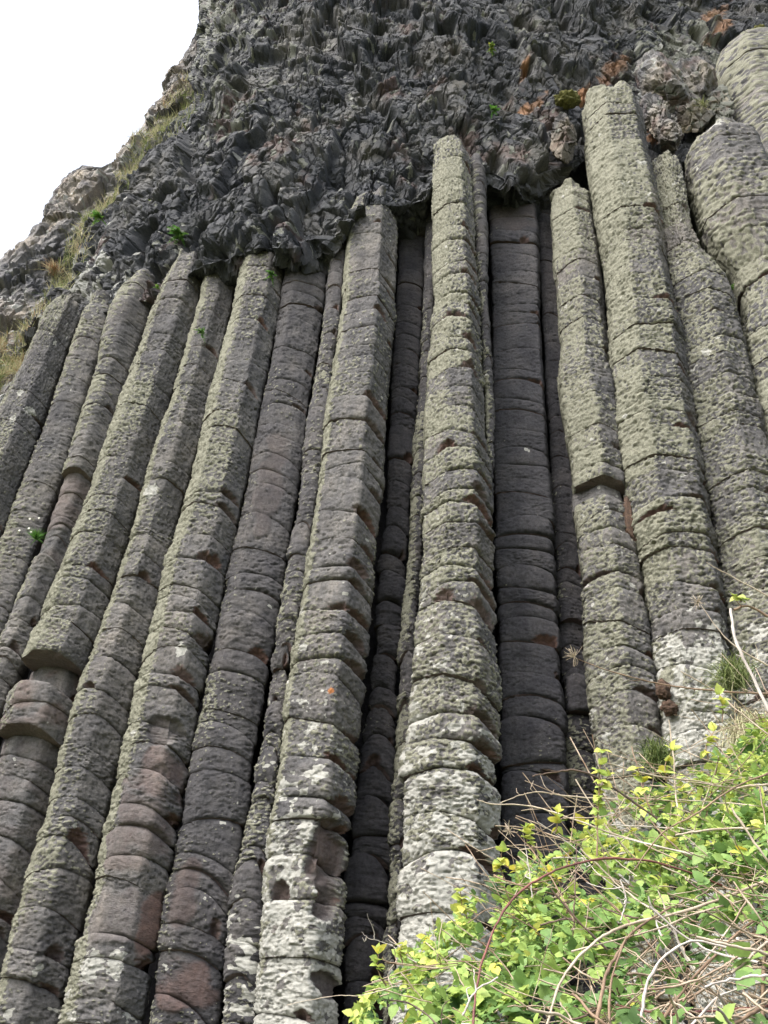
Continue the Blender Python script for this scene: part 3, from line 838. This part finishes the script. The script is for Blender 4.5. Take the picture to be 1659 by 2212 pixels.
def blades(pos, dirs, length, width, tone, droop=.4, nseg=4):
    """grass blades: tapered bent strips"""
    n = len(pos)
    side = np.cross(dirs, rng.normal(size=(n, 3))); side /= np.linalg.norm(side, axis=1, keepdims=True) + 1e-9
    t = np.linspace(0, 1, nseg + 1)
    cen = pos[:, None, :] + dirs[:, None, :] * (length[:, None] * t[None, :])[..., None]
    cen[..., 2] -= (droop * length)[:, None] * t[None, :] ** 2.2
    w = width[:, None] * (1 - t[None, :] * .92)
    A = cen - side[:, None, :] * w[..., None]; B = cen + side[:, None, :] * w[..., None]
    V = np.stack([A, B], 2).reshape(n, -1, 3)
    k = 2 * (nseg + 1)
    f = np.array([(2 * i, 2 * i + 1, 2 * i + 3, 2 * i + 2) for i in range(nseg)])
    F = (f[None] + (np.arange(n) * k)[:, None, None]).reshape(-1, 4)
    T = np.zeros((n, k, 4)); T[..., 0] = tone[:, None]; T[..., 3] = 1
    return V.reshape(-1, 3), F, T.reshape(-1, 4)

# grass growing in the gully at the left edge of the cliff
strip = [(425, 205), (360, 275), (308, 345), (252, 425), (200, 490), (165, 550), (130, 625), (95, 690), (50, 745), (0, 790), (-30, 880)]
def build_grass():
    sets = []
    for P, X, Yp, w, cnt in ((ridgeP, ridgepx, ridgepy, 24, 5600), (cliffP, cliffpx, cliffpy, 13, 3000)):
        d = near_poly(X, Yp, strip)
        nn = perlin(X / 38, Yp / 38, 0 * X, 6)
        ok = np.argwhere((d < w * (1 + .8 * nn)) & (nn > -.5))
        pick = ok[rng.integers(0, len(ok), cnt)]
        sets.append((P[pick[:, 0], pick[:, 1]], nn[pick[:, 0], pick[:, 1]]))
    # patches low on the far left
    d = np.hypot((ridgepx - 30) / 60, (ridgepy - 770) / 70)
    nn = perlin(ridgepx / 25, ridgepy / 25, 0 * ridgepx, 9)
    ok = np.argwhere((d < 1.1) & (nn > .12))
    pick = ok[rng.integers(0, len(ok), 900)]
    sets.append((ridgeP[pick[:, 0], pick[:, 1]], nn[pick[:, 0], pick[:, 1]] + .3))
    pos = np.concatenate([s[0] for s in sets]); nn = np.concatenate([s[1] for s in sets])
    n = len(pos)
    dr = rng.normal(size=(n, 3)) * .45 + np.array([.25, -.55, .75])
    dr /= np.linalg.norm(dr, axis=1, keepdims=True)
    tone = np.clip(.50 + .22 * rng.normal(size=n) * .7 + .35 * nn, .1, .95)
    V, F, T = blades(pos, dr, rng.uniform(.14, .36, n), rng.uniform(.005, .009, n), tone, .5)
    me = mesh_from("grass", V, F, None, True, T, 'tone')
    o = link("grass", me, M_grass)
    tag(o, "pale dry grass growing down the gully at the left edge of the cliff", "grass", None, 'stuff')
build_grass()

def surf(px, py):
    """point of the cliff or of the ridge seen at this place of the design"""
    d = (cliffpx - px) ** 2 + (cliffpy - py) ** 2
    i = np.unravel_index(np.argmin(d), d.shape)
    if d[i] < 60: return cliffP[i]
    d = (ridgepx - px) ** 2 + (ridgepy - py) ** 2
    i = np.unravel_index(np.argmin(d), d.shape)
    return ridgeP[i]

def fern(label, p, size, n, tone, cat="fern", name="fern_tuft", group="small plants rooted in the rock", spread=1.0):
    p = np.asarray(p, float)
    dr = rng.normal(size=(n, 3)) * spread + np.array([0, -.7, .35]); dr /= np.linalg.norm(dr, axis=1, keepdims=True)
    ln = size * rng.uniform(.5, 1.0, n)
    Vs, Fs, Ts, off = [], [], [], 0
    # each frond: a bent rachis with leaflets on both sides
    k = 7
    t = np.linspace(.15, 1, k)
    cen = dr[:, None, :] * (ln[:, None] * t[None, :])[..., None]
    cen[..., 2] -= ln[:, None] * .45 * t[None, :] ** 2
    side = np.cross(dr, np.array([0, -.5, 1.0])); side /= np.linalg.norm(side, axis=1, keepdims=True) + 1e-9
    for sg in (-1, 1):
        pos = cen.reshape(-1, 3)
        dd = (side[:, None, :] * sg + dr[:, None, :] * .5 + np.zeros((n, k, 1))).reshape(-1, 3)
        sz = (ln[:, None] * .36 * (1.1 - t[None, :] * .75)).reshape(-1)
        up = np.tile(np.array([[0, -.6, .8]]), (len(pos), 1)) + rng.normal(size=(len(pos), 3)) * .25
        V, F, T = place_leaflets(pos, dd, up, sz, np.clip(tone + rng.normal(size=len(pos)) * .12, 0, 1))
        Vs.append(V); Fs.append(F + off); Ts.append(T); off += len(V)
    me = mesh_from(name, np.concatenate(Vs), np.concatenate(Fs), None, True, np.concatenate(Ts), 'tone')
    o = link(name, me, M_fern); o.location = p
    return tag(o, label, cat, group)

def tuft(label, p, size, n, tone, cat="grass tuft", name="grass_tuft", dirv=(0, -.5, .8), droop=.6, group="small plants rooted in the rock", sp=.4):
    dr = rng.normal(size=(n, 3)) * sp + np.array(dirv); dr /= np.linalg.norm(dr, axis=1, keepdims=True)
    pos = rng.normal(size=(n, 3)) * size * .12
    V, F, T = blades(pos, dr, size * rng.uniform(.5, 1.1, n), np.full(n, .0035) * rng.uniform(.7, 1.5, n), np.clip(tone + rng.normal(size=n) * .12, 0, 1), droop)
    me = mesh_from(name, V, F, None, True, T, 'tone')
    o = link(name, me, M_grass); o.location = p
    return tag(o, label, cat, group)

M_moss, n_, l_, b_ = newmat("cushion_moss")
co_ = n_.new("ShaderNodeTexCoord").outputs['Object']
l_.new(ramp(n_, l_, noise(n_, l_, co_, 25, 4, .7), [(.3, (.045, .045, .012)), (.55, (.11, .11, .03)), (.75, (.20, .20, .06))]), b_.inputs['Base Color'])
b_.inputs['Roughness'].default_value = 1.0
def moss(label, p, sx, sz, name="moss_cushion", mat=None, sy=None):
    nu_, nv_ = 60, 34
    th, ph = np.meshgrid(np.linspace(0, 2 * np.pi, nu_, endpoint=False), np.linspace(0, np.pi, nv_))
    D = np.stack([np.sin(ph) * np.cos(th), np.sin(ph) * np.sin(th), np.cos(ph)], -1)
    s_ = random.random() * 50
    r = 1 + .45 * fbm(D[..., 0] * 1.6 + s_, D[..., 1] * 1.6, D[..., 2] * 1.6, 31, 3) + .22 * perlin(D[..., 0] * 9 + s_, D[..., 1] * 9, D[..., 2] * 9, 33)
    V = D * r[..., None] * np.array([sx, sy or sx * .7, sz])
    idx = np.arange(nv_)[:, None] * nu_ + np.arange(nu_)[None, :]
    nx_ = np.roll(idx, -1, 1)
    F = np.stack([idx[:-1], idx[1:], nx_[1:], nx_[:-1]], -1).reshape(-1, 4)
    o = link(name, mesh_from(name, V.reshape(-1, 3), F), mat or M_moss); o.location = p
    return tag(o, label, "moss", "small plants rooted in the rock")

fern("bright green fern hanging on the cliff above the left columns, in a dark hollow", surf(380, 522) + np.array([0, -.1, .1]), .20, 16, .45)
fern("small green fern on the right face of the column with chipped red-brown blocks", at(587., 594., 6.08), .11, 12, .45)
fern("small green fern on the thin pale-edged column at the left", at(437., 720., 6.55), .12, 12, .5)
fern("tiny pale green sprig beside the top of the column with the missing block", at(341., 622., 6.85), .09, 9, .6)
fern("bright green tuft at the right of the tall lichened column's pointed top", surf(1057, 275) + np.array([0, -.15, 0]), .15, 16, .42)
fern("olive moss-like plant high in the middle of the cliff", surf(1063, 108) + np.array([0, -.08, 0]), .13, 12, .72)
fern("green leafy patch among the dry grass of the gully", surf(219, 498) + np.array([0, -.25, 0]), .22, 16, .55)
fern("leafy sprig growing in the dark gap between the right-hand columns", at(1578., 628., 5.75), .13, 9, .5)
fern("green tuft on the highest column near the right edge", at(1618., 322., 5.9), .10, 10, .55)
fern("yellow-green plant in the cliff left of the fern", surf(480 * 0 + 322, 432) + np.array([0, -.1, 0]), .12, 9, .8)
tuft("rusty brown grass tuft on the rocks below the left ridge", surf(118, 590) + np.array([0, -.15, 0]), .32, 260, .85)
tuft("pale hanging grass tuft on the rock shelf at the upper right", at(1520., 232., 6.1), .30, 130, .45, dirv=(-.4, -.5, .1), droop=.8)
tuft("green grass tuft in the joint above the bramble at the right edge", at(1590., 1470., 5.4), .42, 420, .30, dirv=(-.35, -.4, .8), droop=.9)
tuft("dark green grass tuft between two columns just above the bramble", at(1425., 1650., 5.45), .36, 380, .22, dirv=(-.2, -.4, .9), droop=.8)
tuft("long pale grass hanging at the right edge above the bramble", at(1625., 1590., 5.1), .50, 420, .62, dirv=(-.3, -.5, .5), droop=1.1)
moss("olive moss cushion on the rock beside the mossy-headed column", surf(1222, 232) + np.array([0, -.12, 0]), .20, .12)
moss("small olive moss cushion against the head of the mossy-headed column", surf(1262, 205) + np.array([0, -.1, 0]), .12, .12)
moss("yellow-green moss on top of the highest column", at(1640., 72., 6.0), .16, .10)
M_brown, n_, l_, b_ = newmat("dead_brown_plant")
co_ = n_.new("ShaderNodeTexCoord").outputs['Object']
l_.new(ramp(n_, l_, noise(n_, l_, co_, 30, 4, .7), [(.3, (.03, .02, .014)), (.6, (.075, .045, .03)), (.8, (.19, .12, .07))]), b_.inputs['Base Color'])
b_.inputs['Roughness'].default_value = 1.0
moss("dead brown moss strip wedged in the crack right of the split column", at(1360., 1130., 6.02), .055, .27, mat=M_brown, sy=.05)
moss("dark brown moss clump stuck in the crack above the bramble", at(1432., 1490., 5.85), .055, .08, mat=M_brown, sy=.05)
moss("rusty brown moss below the dark brown clump in the same crack", at(1446., 1530., 5.85), .06, .06, mat=M_brown, sy=.05)

# daisies beside the broken column at the left
def flower_tuft(label, p):
    root = empty("flower_tuft", p); tag(root, label, "flowers", "small plants rooted in the rock")
    n = 90
    dr = rng.normal(size=(n, 3)) * .5 + np.array([0, -.5, .7]); dr /= np.linalg.norm(dr, axis=1, keepdims=True)
    V, F, T = blades(np.zeros((n, 3)), dr, rng.uniform(.08, .2, n), np.full(n, .006), rng.uniform(.3, .6, n), .3)
    link("stem_leaves", mesh_from("stem_leaves", V, F, None, True, T, 'tone'), M_fern, root)
    mt, n2, l2, b2 = newmat("white_petals"); b2.inputs['Base Color'].default_value = (.75, .74, .66, 1); b2.inputs['Roughness'].default_value = .7
    co2 = n2.new("ShaderNodeTexCoord").outputs['Object']
    l2.new(ramp(n2, l2, noise(n2, l2, co2, 40), [(.3, (.6, .6, .5)), (.7, (.8, .8, .74))]), b2.inputs['Base Color'])
    for i in range(5):
        c = np.array([random.uniform(-.17, .12), random.uniform(-.15, -.05), random.uniform(.02, .2)])
        k = 9
        a = np.linspace(0, 2 * np.pi, k, endpoint=False)
        dd = np.stack([np.cos(a), -.5 * np.ones(k) * .4, np.sin(a)], -1)
        V, F, T = place_leaflets(np.tile(c, (k, 1)), dd, np.tile([[0, -1., .3]], (k, 1)), np.full(k, .013), np.ones(k))
        link("flower_head", mesh_from("flower_head", V, F, None, True), mt, root)
flower_tuft("yellow-green tuft with small white flowers beside the broken-off column at the left", at(78., 1165., 7.0))

# ------------------------------------------------------------------ bramble bush
def tube_mesh(name, pts, r0, r1, sides=6, sub=6, wob=.0):
    pts = np.asarray(pts, float)
    n = len(pts)
    tt = np.linspace(0, n - 1, (n - 1) * sub + 1)
    Pm = np.concatenate([2 * pts[:1] - pts[1:2], pts, 2 * pts[-1:] - pts[-2:-1]])
    out = []
    for t in tt:
        i = min(int(t), n - 2); f = t - i
        p0, p1, p2, p3 = Pm[i], Pm[i + 1], Pm[i + 2], Pm[i + 3]
        out.append(.5 * ((2 * p1) + (-p0 + p2) * f + (2 * p0 - 5 * p1 + 4 * p2 - p3) * f * f + (-p0 + 3 * p1 - 3 * p2 + p3) * f ** 3))
    c = np.array(out)
    if wob:
        sd = random.random() * 90
        q = np.arange(len(c)) * .55
        for a in range(3):
            c[:, a] += wob * perlin(q, q * 0 + sd, q * 0 + a * 7.3, 2)
    d = np.gradient(c, axis=0)
    up = np.tile(np.array([[.13, .2, 1.0]]), (len(c), 1))
    x, y, z = frames(d, up)
    r = np.linspace(r0, r1, len(c)) * (1 + .18 * rng.normal(size=len(c)).clip(-1, 1))
    a = np.linspace(0, 2 * np.pi, sides, endpoint=False)
    V = c[:, None, :] + r[:, None, None] * (np.cos(a)[None, :, None] * x[:, None, :] + np.sin(a)[None, :, None] * z[:, None, :])
    idx = np.arange(len(c))[:, None] * sides + np.arange(sides)[None, :]
    nx_ = np.roll(idx, -1, 1)
    F = np.stack([idx[:-1], nx_[:-1], nx_[1:], idx[1:]], -1).reshape(-1, 4)
    return V.reshape(-1, 3), F, c, d

def cane_material(name, a, b):
    mt, n, l, bs = newmat(name)
    co = n.new("ShaderNodeTexCoord").outputs['Object']
    l.new(ramp(n, l, noise(n, l, co, 9, 5, .7), [(.35, a), (.65, b)]), bs.inputs['Base Color'])
    bs.inputs['Roughness'].default_value = .7
    return mt
M_cane = {'pale': cane_material("pale_dead_cane", (.28, .22, .16), (.50, .43, .34)),
          'brown': cane_material("brown_cane", (.11, .07, .045), (.25, .17, .11)),
          'red': cane_material("red_cane", (.10, .035, .035), (.20, .075, .06)),
          'dark': cane_material("dark_cane", (.045, .03, .025), (.13, .085, .06)),
          'white': cane_material("whitish_cane", (.33, .29, .26), (.54, .50, .46))}

BUSH_TOP = ([700, 740, 800, 900, 1000, 1080, 1130, 1200, 1300, 1400, 1500, 1600, 1659, 1760, 1900],
            [2330, 2250, 2150, 2055, 1960, 1900, 1865, 1840, 1760, 1715, 1680, 1610, 1560, 1480, 1400])
def bush_Y(px, py):
    top = np.interp(px, *BUSH_TOP)
    d = np.clip((py - top) / 420.0, 0, 1.4)
    return 3.55 - 1.15 * d - .25 * sstep(1100, 1700, px)

bush = empty("bramble_bush", (1.2, 3.2, .6))
tag(bush, "lime green bramble bush tangled with bare canes at the lower right", "bush")
BO = np.array([1.2, 3.2, .6])
ncane = 0
def cane(pts, r0, r1, kind, wob=.006, sides=6):
    """pts: (px, py, distance) triples; each cane is a part of the bush"""
    global ncane
    a = np.array(pts, float)
    w = at(a[:, 0], a[:, 1], a[:, 2])
    V, F, c, d = tube_mesh("cane", w - BO, r0, r1, sides, 7, wob)
    o = link("cane", mesh_from("cane", V, F), M_cane[kind], bush)
    ncane += 1
    return c + BO, o
def twig(parent, pts, r0, r1, kind):
    V, F, c, d = tube_mesh("twig", np.asarray(pts) - BO, r0, r1, 4, 4, .004)
    link("twig", mesh_from("twig", V, F), M_cane[kind], parent)

y2, y25, y3 = 2.2, 2.6, 3.1
MAIN = [
    ([(1020, 2230, 2.3), (1032, 2120, 2.35), (1064, 2015, 2.4), (1110, 1940, 2.45), (1180, 1890, 2.5), (1255, 1863, 2.55), (1330, 1855, 2.6), (1430, 1866, 2.65), (1560, 1912, 2.7)], .006, .008, 'red'),
    ([(1310, 1648, 2.9), (1415, 1676, 2.95), (1530, 1692, 3.0), (1680, 1730, 3.0)], .003, .005, 'pale'),
    ([(1238, 1420, 3.2), (1320, 1450, 3.2), (1420, 1476, 3.2), (1520, 1490, 3.15), (1700, 1502, 3.1)], .002, .006, 'brown'),
    ([(1470, 1450, 3.1), (1540, 1490, 3.1), (1600, 1540, 3.05), (1690, 1610, 3.0)], .003, .005, 'pale'),
    ([(1578, 1315, 2.5), (1590, 1385, 2.5), (1622, 1455, 2.5), (1668, 1545, 2.5), (1740, 1650, 2.5)], .007, .009, 'white'),
    ([(1585, 1318, 2.7), (1620, 1310, 2.7), (1680, 1345, 2.7)], .006, .008, 'brown'),
    ([(1510, 1300, 3.0), (1560, 1370, 3.0), (1610, 1410, 3.0), (1700, 1460, 3.0)], .002, .006, 'pale'),
    ([(1525, 1215, 3.0), (1580, 1245, 3.0), (1700, 1310, 3.0)], .002, .005, 'pale'),
    ([(1150, 1676, 3.1), (1200, 1668, 3.1), (1245, 1664, 3.1), (1290, 1680, 3.1), (1340, 1712, 3.1), (1420, 1770, 3.1)], .004, .006, 'dark'),
    ([(1080, 1735, 3.2), (1130, 1716, 3.2), (1165, 1711, 3.2), (1230, 1720, 3.2), (1330, 1726, 3.2)], .002, .004, 'pale'),
    ([(1030, 1728, 3.0), (1060, 1736, 3.0), (1150, 1742, 3.0), (1235, 1768, 2.95), (1340, 1806, 2.9), (1480, 1842, 2.8), (1690, 1885, 2.7)], .002, .006, 'pale'),
    ([(1000, 2195, 2.2), (1010, 2170, 2.2), (1032, 2138, 2.2), (1075, 2112, 2.25)], .006, .004, 'white'),
    ([(1175, 2230, 2.1), (1215, 2115, 2.15), (1280, 2040, 2.2), (1350, 2000, 2.25), (1500, 1962, 2.3), (1690, 1890, 2.4)], .006, .009, 'pale'),
    ([(1385, 2200, 2.0), (1400, 2120, 2.02), (1440, 2062, 2.05), (1500, 2032, 2.1), (1590, 2050, 2.1), (1690, 2060, 2.1)], .007, .006, 'white'),
    ([(1285, 2230, 2.05), (1308, 2110, 2.1), (1335, 2060, 2.15), (1372, 2008, 2.2), (1450, 1960, 2.3)], .009, .006, 'brown'),
    ([(1316, 2230, 2.05), (1320, 2120, 2.1), (1350, 2030, 2.15)], .007, .005, 'brown'),
    ([(1452, 1995, 2.3), (1470, 2045, 2.3), (1505, 2105, 2.3), (1560, 2180, 2.3)], .006, .006, 'white'),
    ([(1666, 1980, 2.0), (1650, 2080, 2.0), (1648, 2240, 2.0)], .008, .010, 'brown'),
    ([(1235, 2056, 2.2), (1400, 2012, 2.25), (1540, 1962, 2.3), (1690, 1925, 2.4)], .004, .006, 'pale'),
    ([(1370, 1880, 2.6), (1430, 1800, 2.6), (1500, 1760, 2.6), (1590, 1700, 2.6), (1690, 1660, 2.6)], .004, .007, 'brown'),
    ([(1340, 1900, 2.5), (1350, 1930, 2.5), (1352, 1952, 2.5), (1340, 1990, 2.5)], .006, .004, 'white'),
    ([(1190, 1920, 2.5), (1250, 1990, 2.5), (1310, 2050, 2.5)], .006, .007, 'dark'),
    ([(1110, 1795, 2.9), (1160, 1850, 2.85), (1210, 1930, 2.7), (1240, 1990, 2.6)], .003, .005, 'brown'),
    ([(1010, 1995, 2.7), (1060, 1962, 2.7), (1100, 1975, 2.7), (1160, 2010, 2.7)], .003, .004, 'brown'),
    ([(1130, 1800, 2.9), (1145, 1890, 2.9), (1150, 1940, 2.9)], .003, .004, 'white'),
    ([(1445, 1555, 3.2), (1455, 1640, 3.2), (1460, 1720, 3.2), (1475, 1800, 3.1)], .003, .005, 'pale'),
    ([(1160, 1775, 2.9), (1240, 1830, 2.9), (1290, 1885, 2.85), (1350, 1930, 2.8)], .002, .004, 'white'),
    ([(830, 2080, 2.8), (900, 2086, 2.8), (990, 2080, 2.8)], .002, .003, 'brown'),
    ([(840, 2160, 2.6), (900, 2175, 2.6), (960, 2230, 2.5)], .004, .006, 'dark'),
    ([(620, 2170, 2.9), (720, 2152, 2.85), (780, 2150, 2.8), (860, 2130, 2.8)], .0015, .003, 'pale'),
    ([(780, 2012, 3.0), (800, 2028, 3.0), (840, 2040, 3.0), (900, 2080, 2.95)], .001, .003, 'white'),
    ([(1240, 1880, 2.7), (1330, 1960, 2.6), (1420, 2060, 2.4), (1500, 2170, 2.3)], .004, .005, 'brown'),
    ([(1430, 1870, 2.6), (1550, 1930, 2.6), (1690, 1990, 2.5)], .004, .006, 'pale'),
    ([(1300, 1800, 2.9), (1450, 1835, 2.8), (1690, 1900, 2.7)], .003, .005, 'white'),
    ([(1410, 2230, 2.0), (1500, 2110, 2.1), (1600, 2010, 2.2), (1690, 1950, 2.3)], .006, .008, 'brown'),
    ([(1480, 2230, 2.0), (1560, 2150, 2.05), (1690, 2110, 2.1)], .005, .006, 'white'),
    ([(1330, 2170, 2.1), (1450, 2190, 2.1), (1690, 2170, 2.1)], .004, .006, 'red'),
]
cpts = []
for pts, r0, r1, kd in MAIN:
    c, o = cane(pts, r0 * (.5 if pts[0][1] > 1750 else .75), r1 * (.45 if pts[0][1] > 1750 else .75), kd, .003 if len(pts) > 2 else .004)
    cpts.append(c)
    for j in range(random.randint(1, 4)):
        i = random.randint(2, len(c) - 2)
        dd = np.array([random.uniform(-.8, .3), random.uniform(-.3, .3), random.uniform(-.1, .7)]) * random.uniform(.04, .16)
        twig(o, [c[i], c[i] + dd * .5 + rng.normal(size=3) * .01, c[i] + dd], .0022, .0009, kd if kd != 'red' else 'brown')
for i in range(46):
    # the tangle: thin canes sweeping from the lower right up to the left, thickest low at the right
    x = random.choice([random.uniform(1250, 1700), random.uniform(1380, 1720), random.uniform(1000, 1650)])
    top = float(np.interp(x, *BUSH_TOP))
    y = top + random.uniform(30, 720) ** 1.0
    y = min(y, 2230)
    Yc = float(bush_Y(x, y)) + random.uniform(-.22, .12)
    ang = random.gauss(.45, .55); ln = random.uniform(110, 380)
    bend = random.uniform(-.5, .5)
    p = []
    for k in range(4):
        s = (k / 3 - .5) * ln
        p.append((x + s * math.cos(ang), y - s * -math.sin(ang) * .8 + bend * s * s / ln, Yc + random.uniform(-.08, .08)))
    r = random.uniform(.0016, .0045)
    c, o = cane(p, r * .8, r, random.choice(['pale', 'pale', 'brown', 'white', 'dark']), .005, 5)
    cpts.append(c)
def fine_canes():
    Vs, Fs, off = [], [], 0
    for i in range(540):
        deep = i < 240; high = i >= 460
        x = random.uniform(1280, 1760) if deep else random.uniform(900, 1700)
        top = float(np.interp(x, *BUSH_TOP))
        y = random.uniform(max(top + 120, 1850), 2330) if deep else top + random.uniform(20, 500)
        if high:
            x = random.uniform(1020, 1720); y = float(np.interp(x, *BUSH_TOP)) + random.uniform(-75, 40)
        Yc = float(bush_Y(x, y)) + (random.uniform(-.05, .75) if deep else random.uniform(-.12, .1))
        ang = random.gauss(.35, .7); ln = random.uniform(80, 330); bend = random.uniform(-.5, .5)
        p = np.array([(x + s_ * ln * math.cos(ang), y + s_ * ln * math.sin(ang) + bend * s_ * s_ * ln, Yc + random.uniform(-.06, .06)) for s_ in (-.5, -.17, .17, .5)])
        r = random.uniform(.0010, .0028)
        V, F, c, d = tube_mesh("t", at(p[:, 0], p[:, 1], p[:, 2]) - BO, r, r * .8, 4, 5, .004)
        Vs.append(V); Fs.append(F + off); off += len(V)
    o = link("fine_canes", mesh_from("fine_canes", np.concatenate(Vs), np.concatenate(Fs)), M_cane['thin'], bush)
    o['kind'] = 'stuff'
M_cane['thin'] = cane_material("thin_dry_canes", (.16, .10, .06), (.46, .38, .29))
fine_canes()
# feathery dry heads at cane tips
def head(px, py, Y, size):
    o = None
    w = at(float(px), float(py), Y)
    Vs, Fs, off = [], [], 0
    for i in range(26):
        d = rng.normal(size=3) + np.array([-.5, 0, .3]); d /= np.linalg.norm(d)
        s0 = w
        V, F, c, _ = tube_mesh("t", np.array([s0, s0 + d * size * .4, s0 + d * size * .7 + rng.normal(size=3) * size * .1]) - BO, .0014, .0009, 4, 2)
        Vs.append(V); Fs.append(F + off); off += len(V)
    link("dry_flower_head", mesh_from("dry_flower_head", np.concatenate(Vs), np.concatenate(Fs)), M_cane['pale'], bush)
for a in ((1242, 1418, 3.2, .07), (1100, 1795, 2.9, .05), (1508, 1300, 3.0, .05)):
    head(*a)

def leaves():
    N = 4000
    px = rng.uniform(760, 1850, N * 3)
    top = np.interp(px, *BUSH_TOP)
    py = top + rng.gamma(1.6, 150, N * 3) - 12
    keep = (py < 2420)
    # open tangle low at the right
    dens = 1 - .72 * sstep(1330, 1450, px) * sstep(1930, 2010, py)
    dens *= 1 - .3 * sstep(1200, 1300, px) * sstep(2060, 2160, py)
    keep &= rng.random(N * 3) < dens
    nn = perlin(px / 70, py / 70, 0 * px, 8)
    keep &= nn > -.27 + .25 * (rng.random(N * 3) - .5)
    px, py, nn, top = px[keep][:N], py[keep][:N], nn[keep][:N], top[keep][:N]
    n = len(px)
    dep = rng.choice([0, 1, 2], n, p=[.55, .3, .15])
    Y = bush_Y(px, py) + rng.normal(size=n) * .07 + dep * rng.uniform(.12, .5, n)
    P = at(px, py, Y)
    # sprigs standing off the outline
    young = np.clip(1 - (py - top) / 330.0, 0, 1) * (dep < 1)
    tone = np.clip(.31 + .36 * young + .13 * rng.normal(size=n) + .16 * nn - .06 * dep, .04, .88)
    yl = rng.random(n) < .02
    tone[yl] = rng.uniform(.86, 1, yl.sum())
    size = rng.uniform(.024, .058, n) * (1 + .35 * (rng.random(n) < .12)) * (1 - .18 * young)
    aim = rng.normal(size=(n, 3)) * .55 + np.array([-.25, -.55, .10]); aim /= np.linalg.norm(aim, axis=1, keepdims=True)
    up = rng.normal(size=(n, 3)) * .33 + np.array([-.1, -.35, .9]); up /= np.linalg.norm(up, axis=1, keepdims=True)
    side = np.cross(aim, up); side /= np.linalg.norm(side, axis=1, keepdims=True)
    pos, dr, sz, tn, ups = [], [], [], [], []
    for k, (a, f, s) in enumerate(((0, .75, 1.0), (1.15, .30, .80), (-1.15, .30, .80), (1.9, .05, .62), (-1.9, .05, .62))):
        use = np.ones(n, bool) if k < 3 else rng.random(n) < .35
        d = aim * math.cos(a) + side * math.sin(a) + rng.normal(size=(n, 3)) * .14
        pos.append((P + aim * (f * size * .55)[:, None])[use]); dr.append(d[use]); sz.append((size * s)[use]); tn.append(np.clip(tone + rng.normal(size=n) * .05, 0, 1)[use])
        ups.append((up + rng.normal(size=(n, 3)) * .22)[use])
    V, F, T = place_leaflets(np.concatenate(pos), np.concatenate(dr), np.concatenate(ups), np.concatenate(sz), np.concatenate(tn))
    link("foliage", mesh_from("foliage", V - BO, F, None, True, T, 'tone'), M_leaf, bush)
    # green shoots that carry the leaves at the outline
leaves()

def shoots():
    for (x, y, Y, h) in ((1010, 1985, 3.0, 60), (1090, 1900, 3.0, 60), (1290, 1850, 2.9, 230), (1155, 1840, 2.9, 60), (1385, 1720, 2.9, 60), (1310, 1745, 2.9, 70), (835, 2130, 2.9, 70), (1440, 1690, 3.0, 70), (1560, 1560, 2.9, 60), (1600, 1300, 2.7, 14), (870, 2080, 2.9, 40), (1200, 1800, 2.9, 45), (1530, 1640, 2.9, 60)):
        c, o = cane([(x, y, Y), (x - 6 + random.uniform(-14, 14), y - h * .5, Y), (x + random.uniform(-26, 14), y - h, Y)], .003, .0015, 'brown', .002, 5)
        n = 4 + int(h / 50)
        t = np.linspace(.35, 1, n)
        cc = np.array([c[int(v * (len(c) - 1))] for v in t])
        pos, dr, ups, sz, tn = [], [], [], [], []
        for q in cc:
            d0 = rng.normal(size=3) * .6 + np.array([0, -.4, .25])
            for a in (0, 1.1, -1.1):
                pos.append(q); d = d0 / np.linalg.norm(d0); s_ = np.cross(d, [0, 0, 1.])
                dr.append(d * math.cos(a) + s_ * math.sin(a)); ups.append(np.array([0, -.5, .8]) + rng.normal(size=3) * .3)
                sz.append(random.uniform(.026, .046)); tn.append(random.uniform(.6, .95))
        V, F, T = place_leaflets(np.array(pos), np.array(dr), np.array(ups), np.array(sz), np.array(tn))
        link("shoot_leaves", mesh_from("shoot_leaves", V - BO, F, None, True, T, 'tone'), M_leaf, o)
shoots()
print("blocks", NSEG_TOTAL, "canes", ncane)
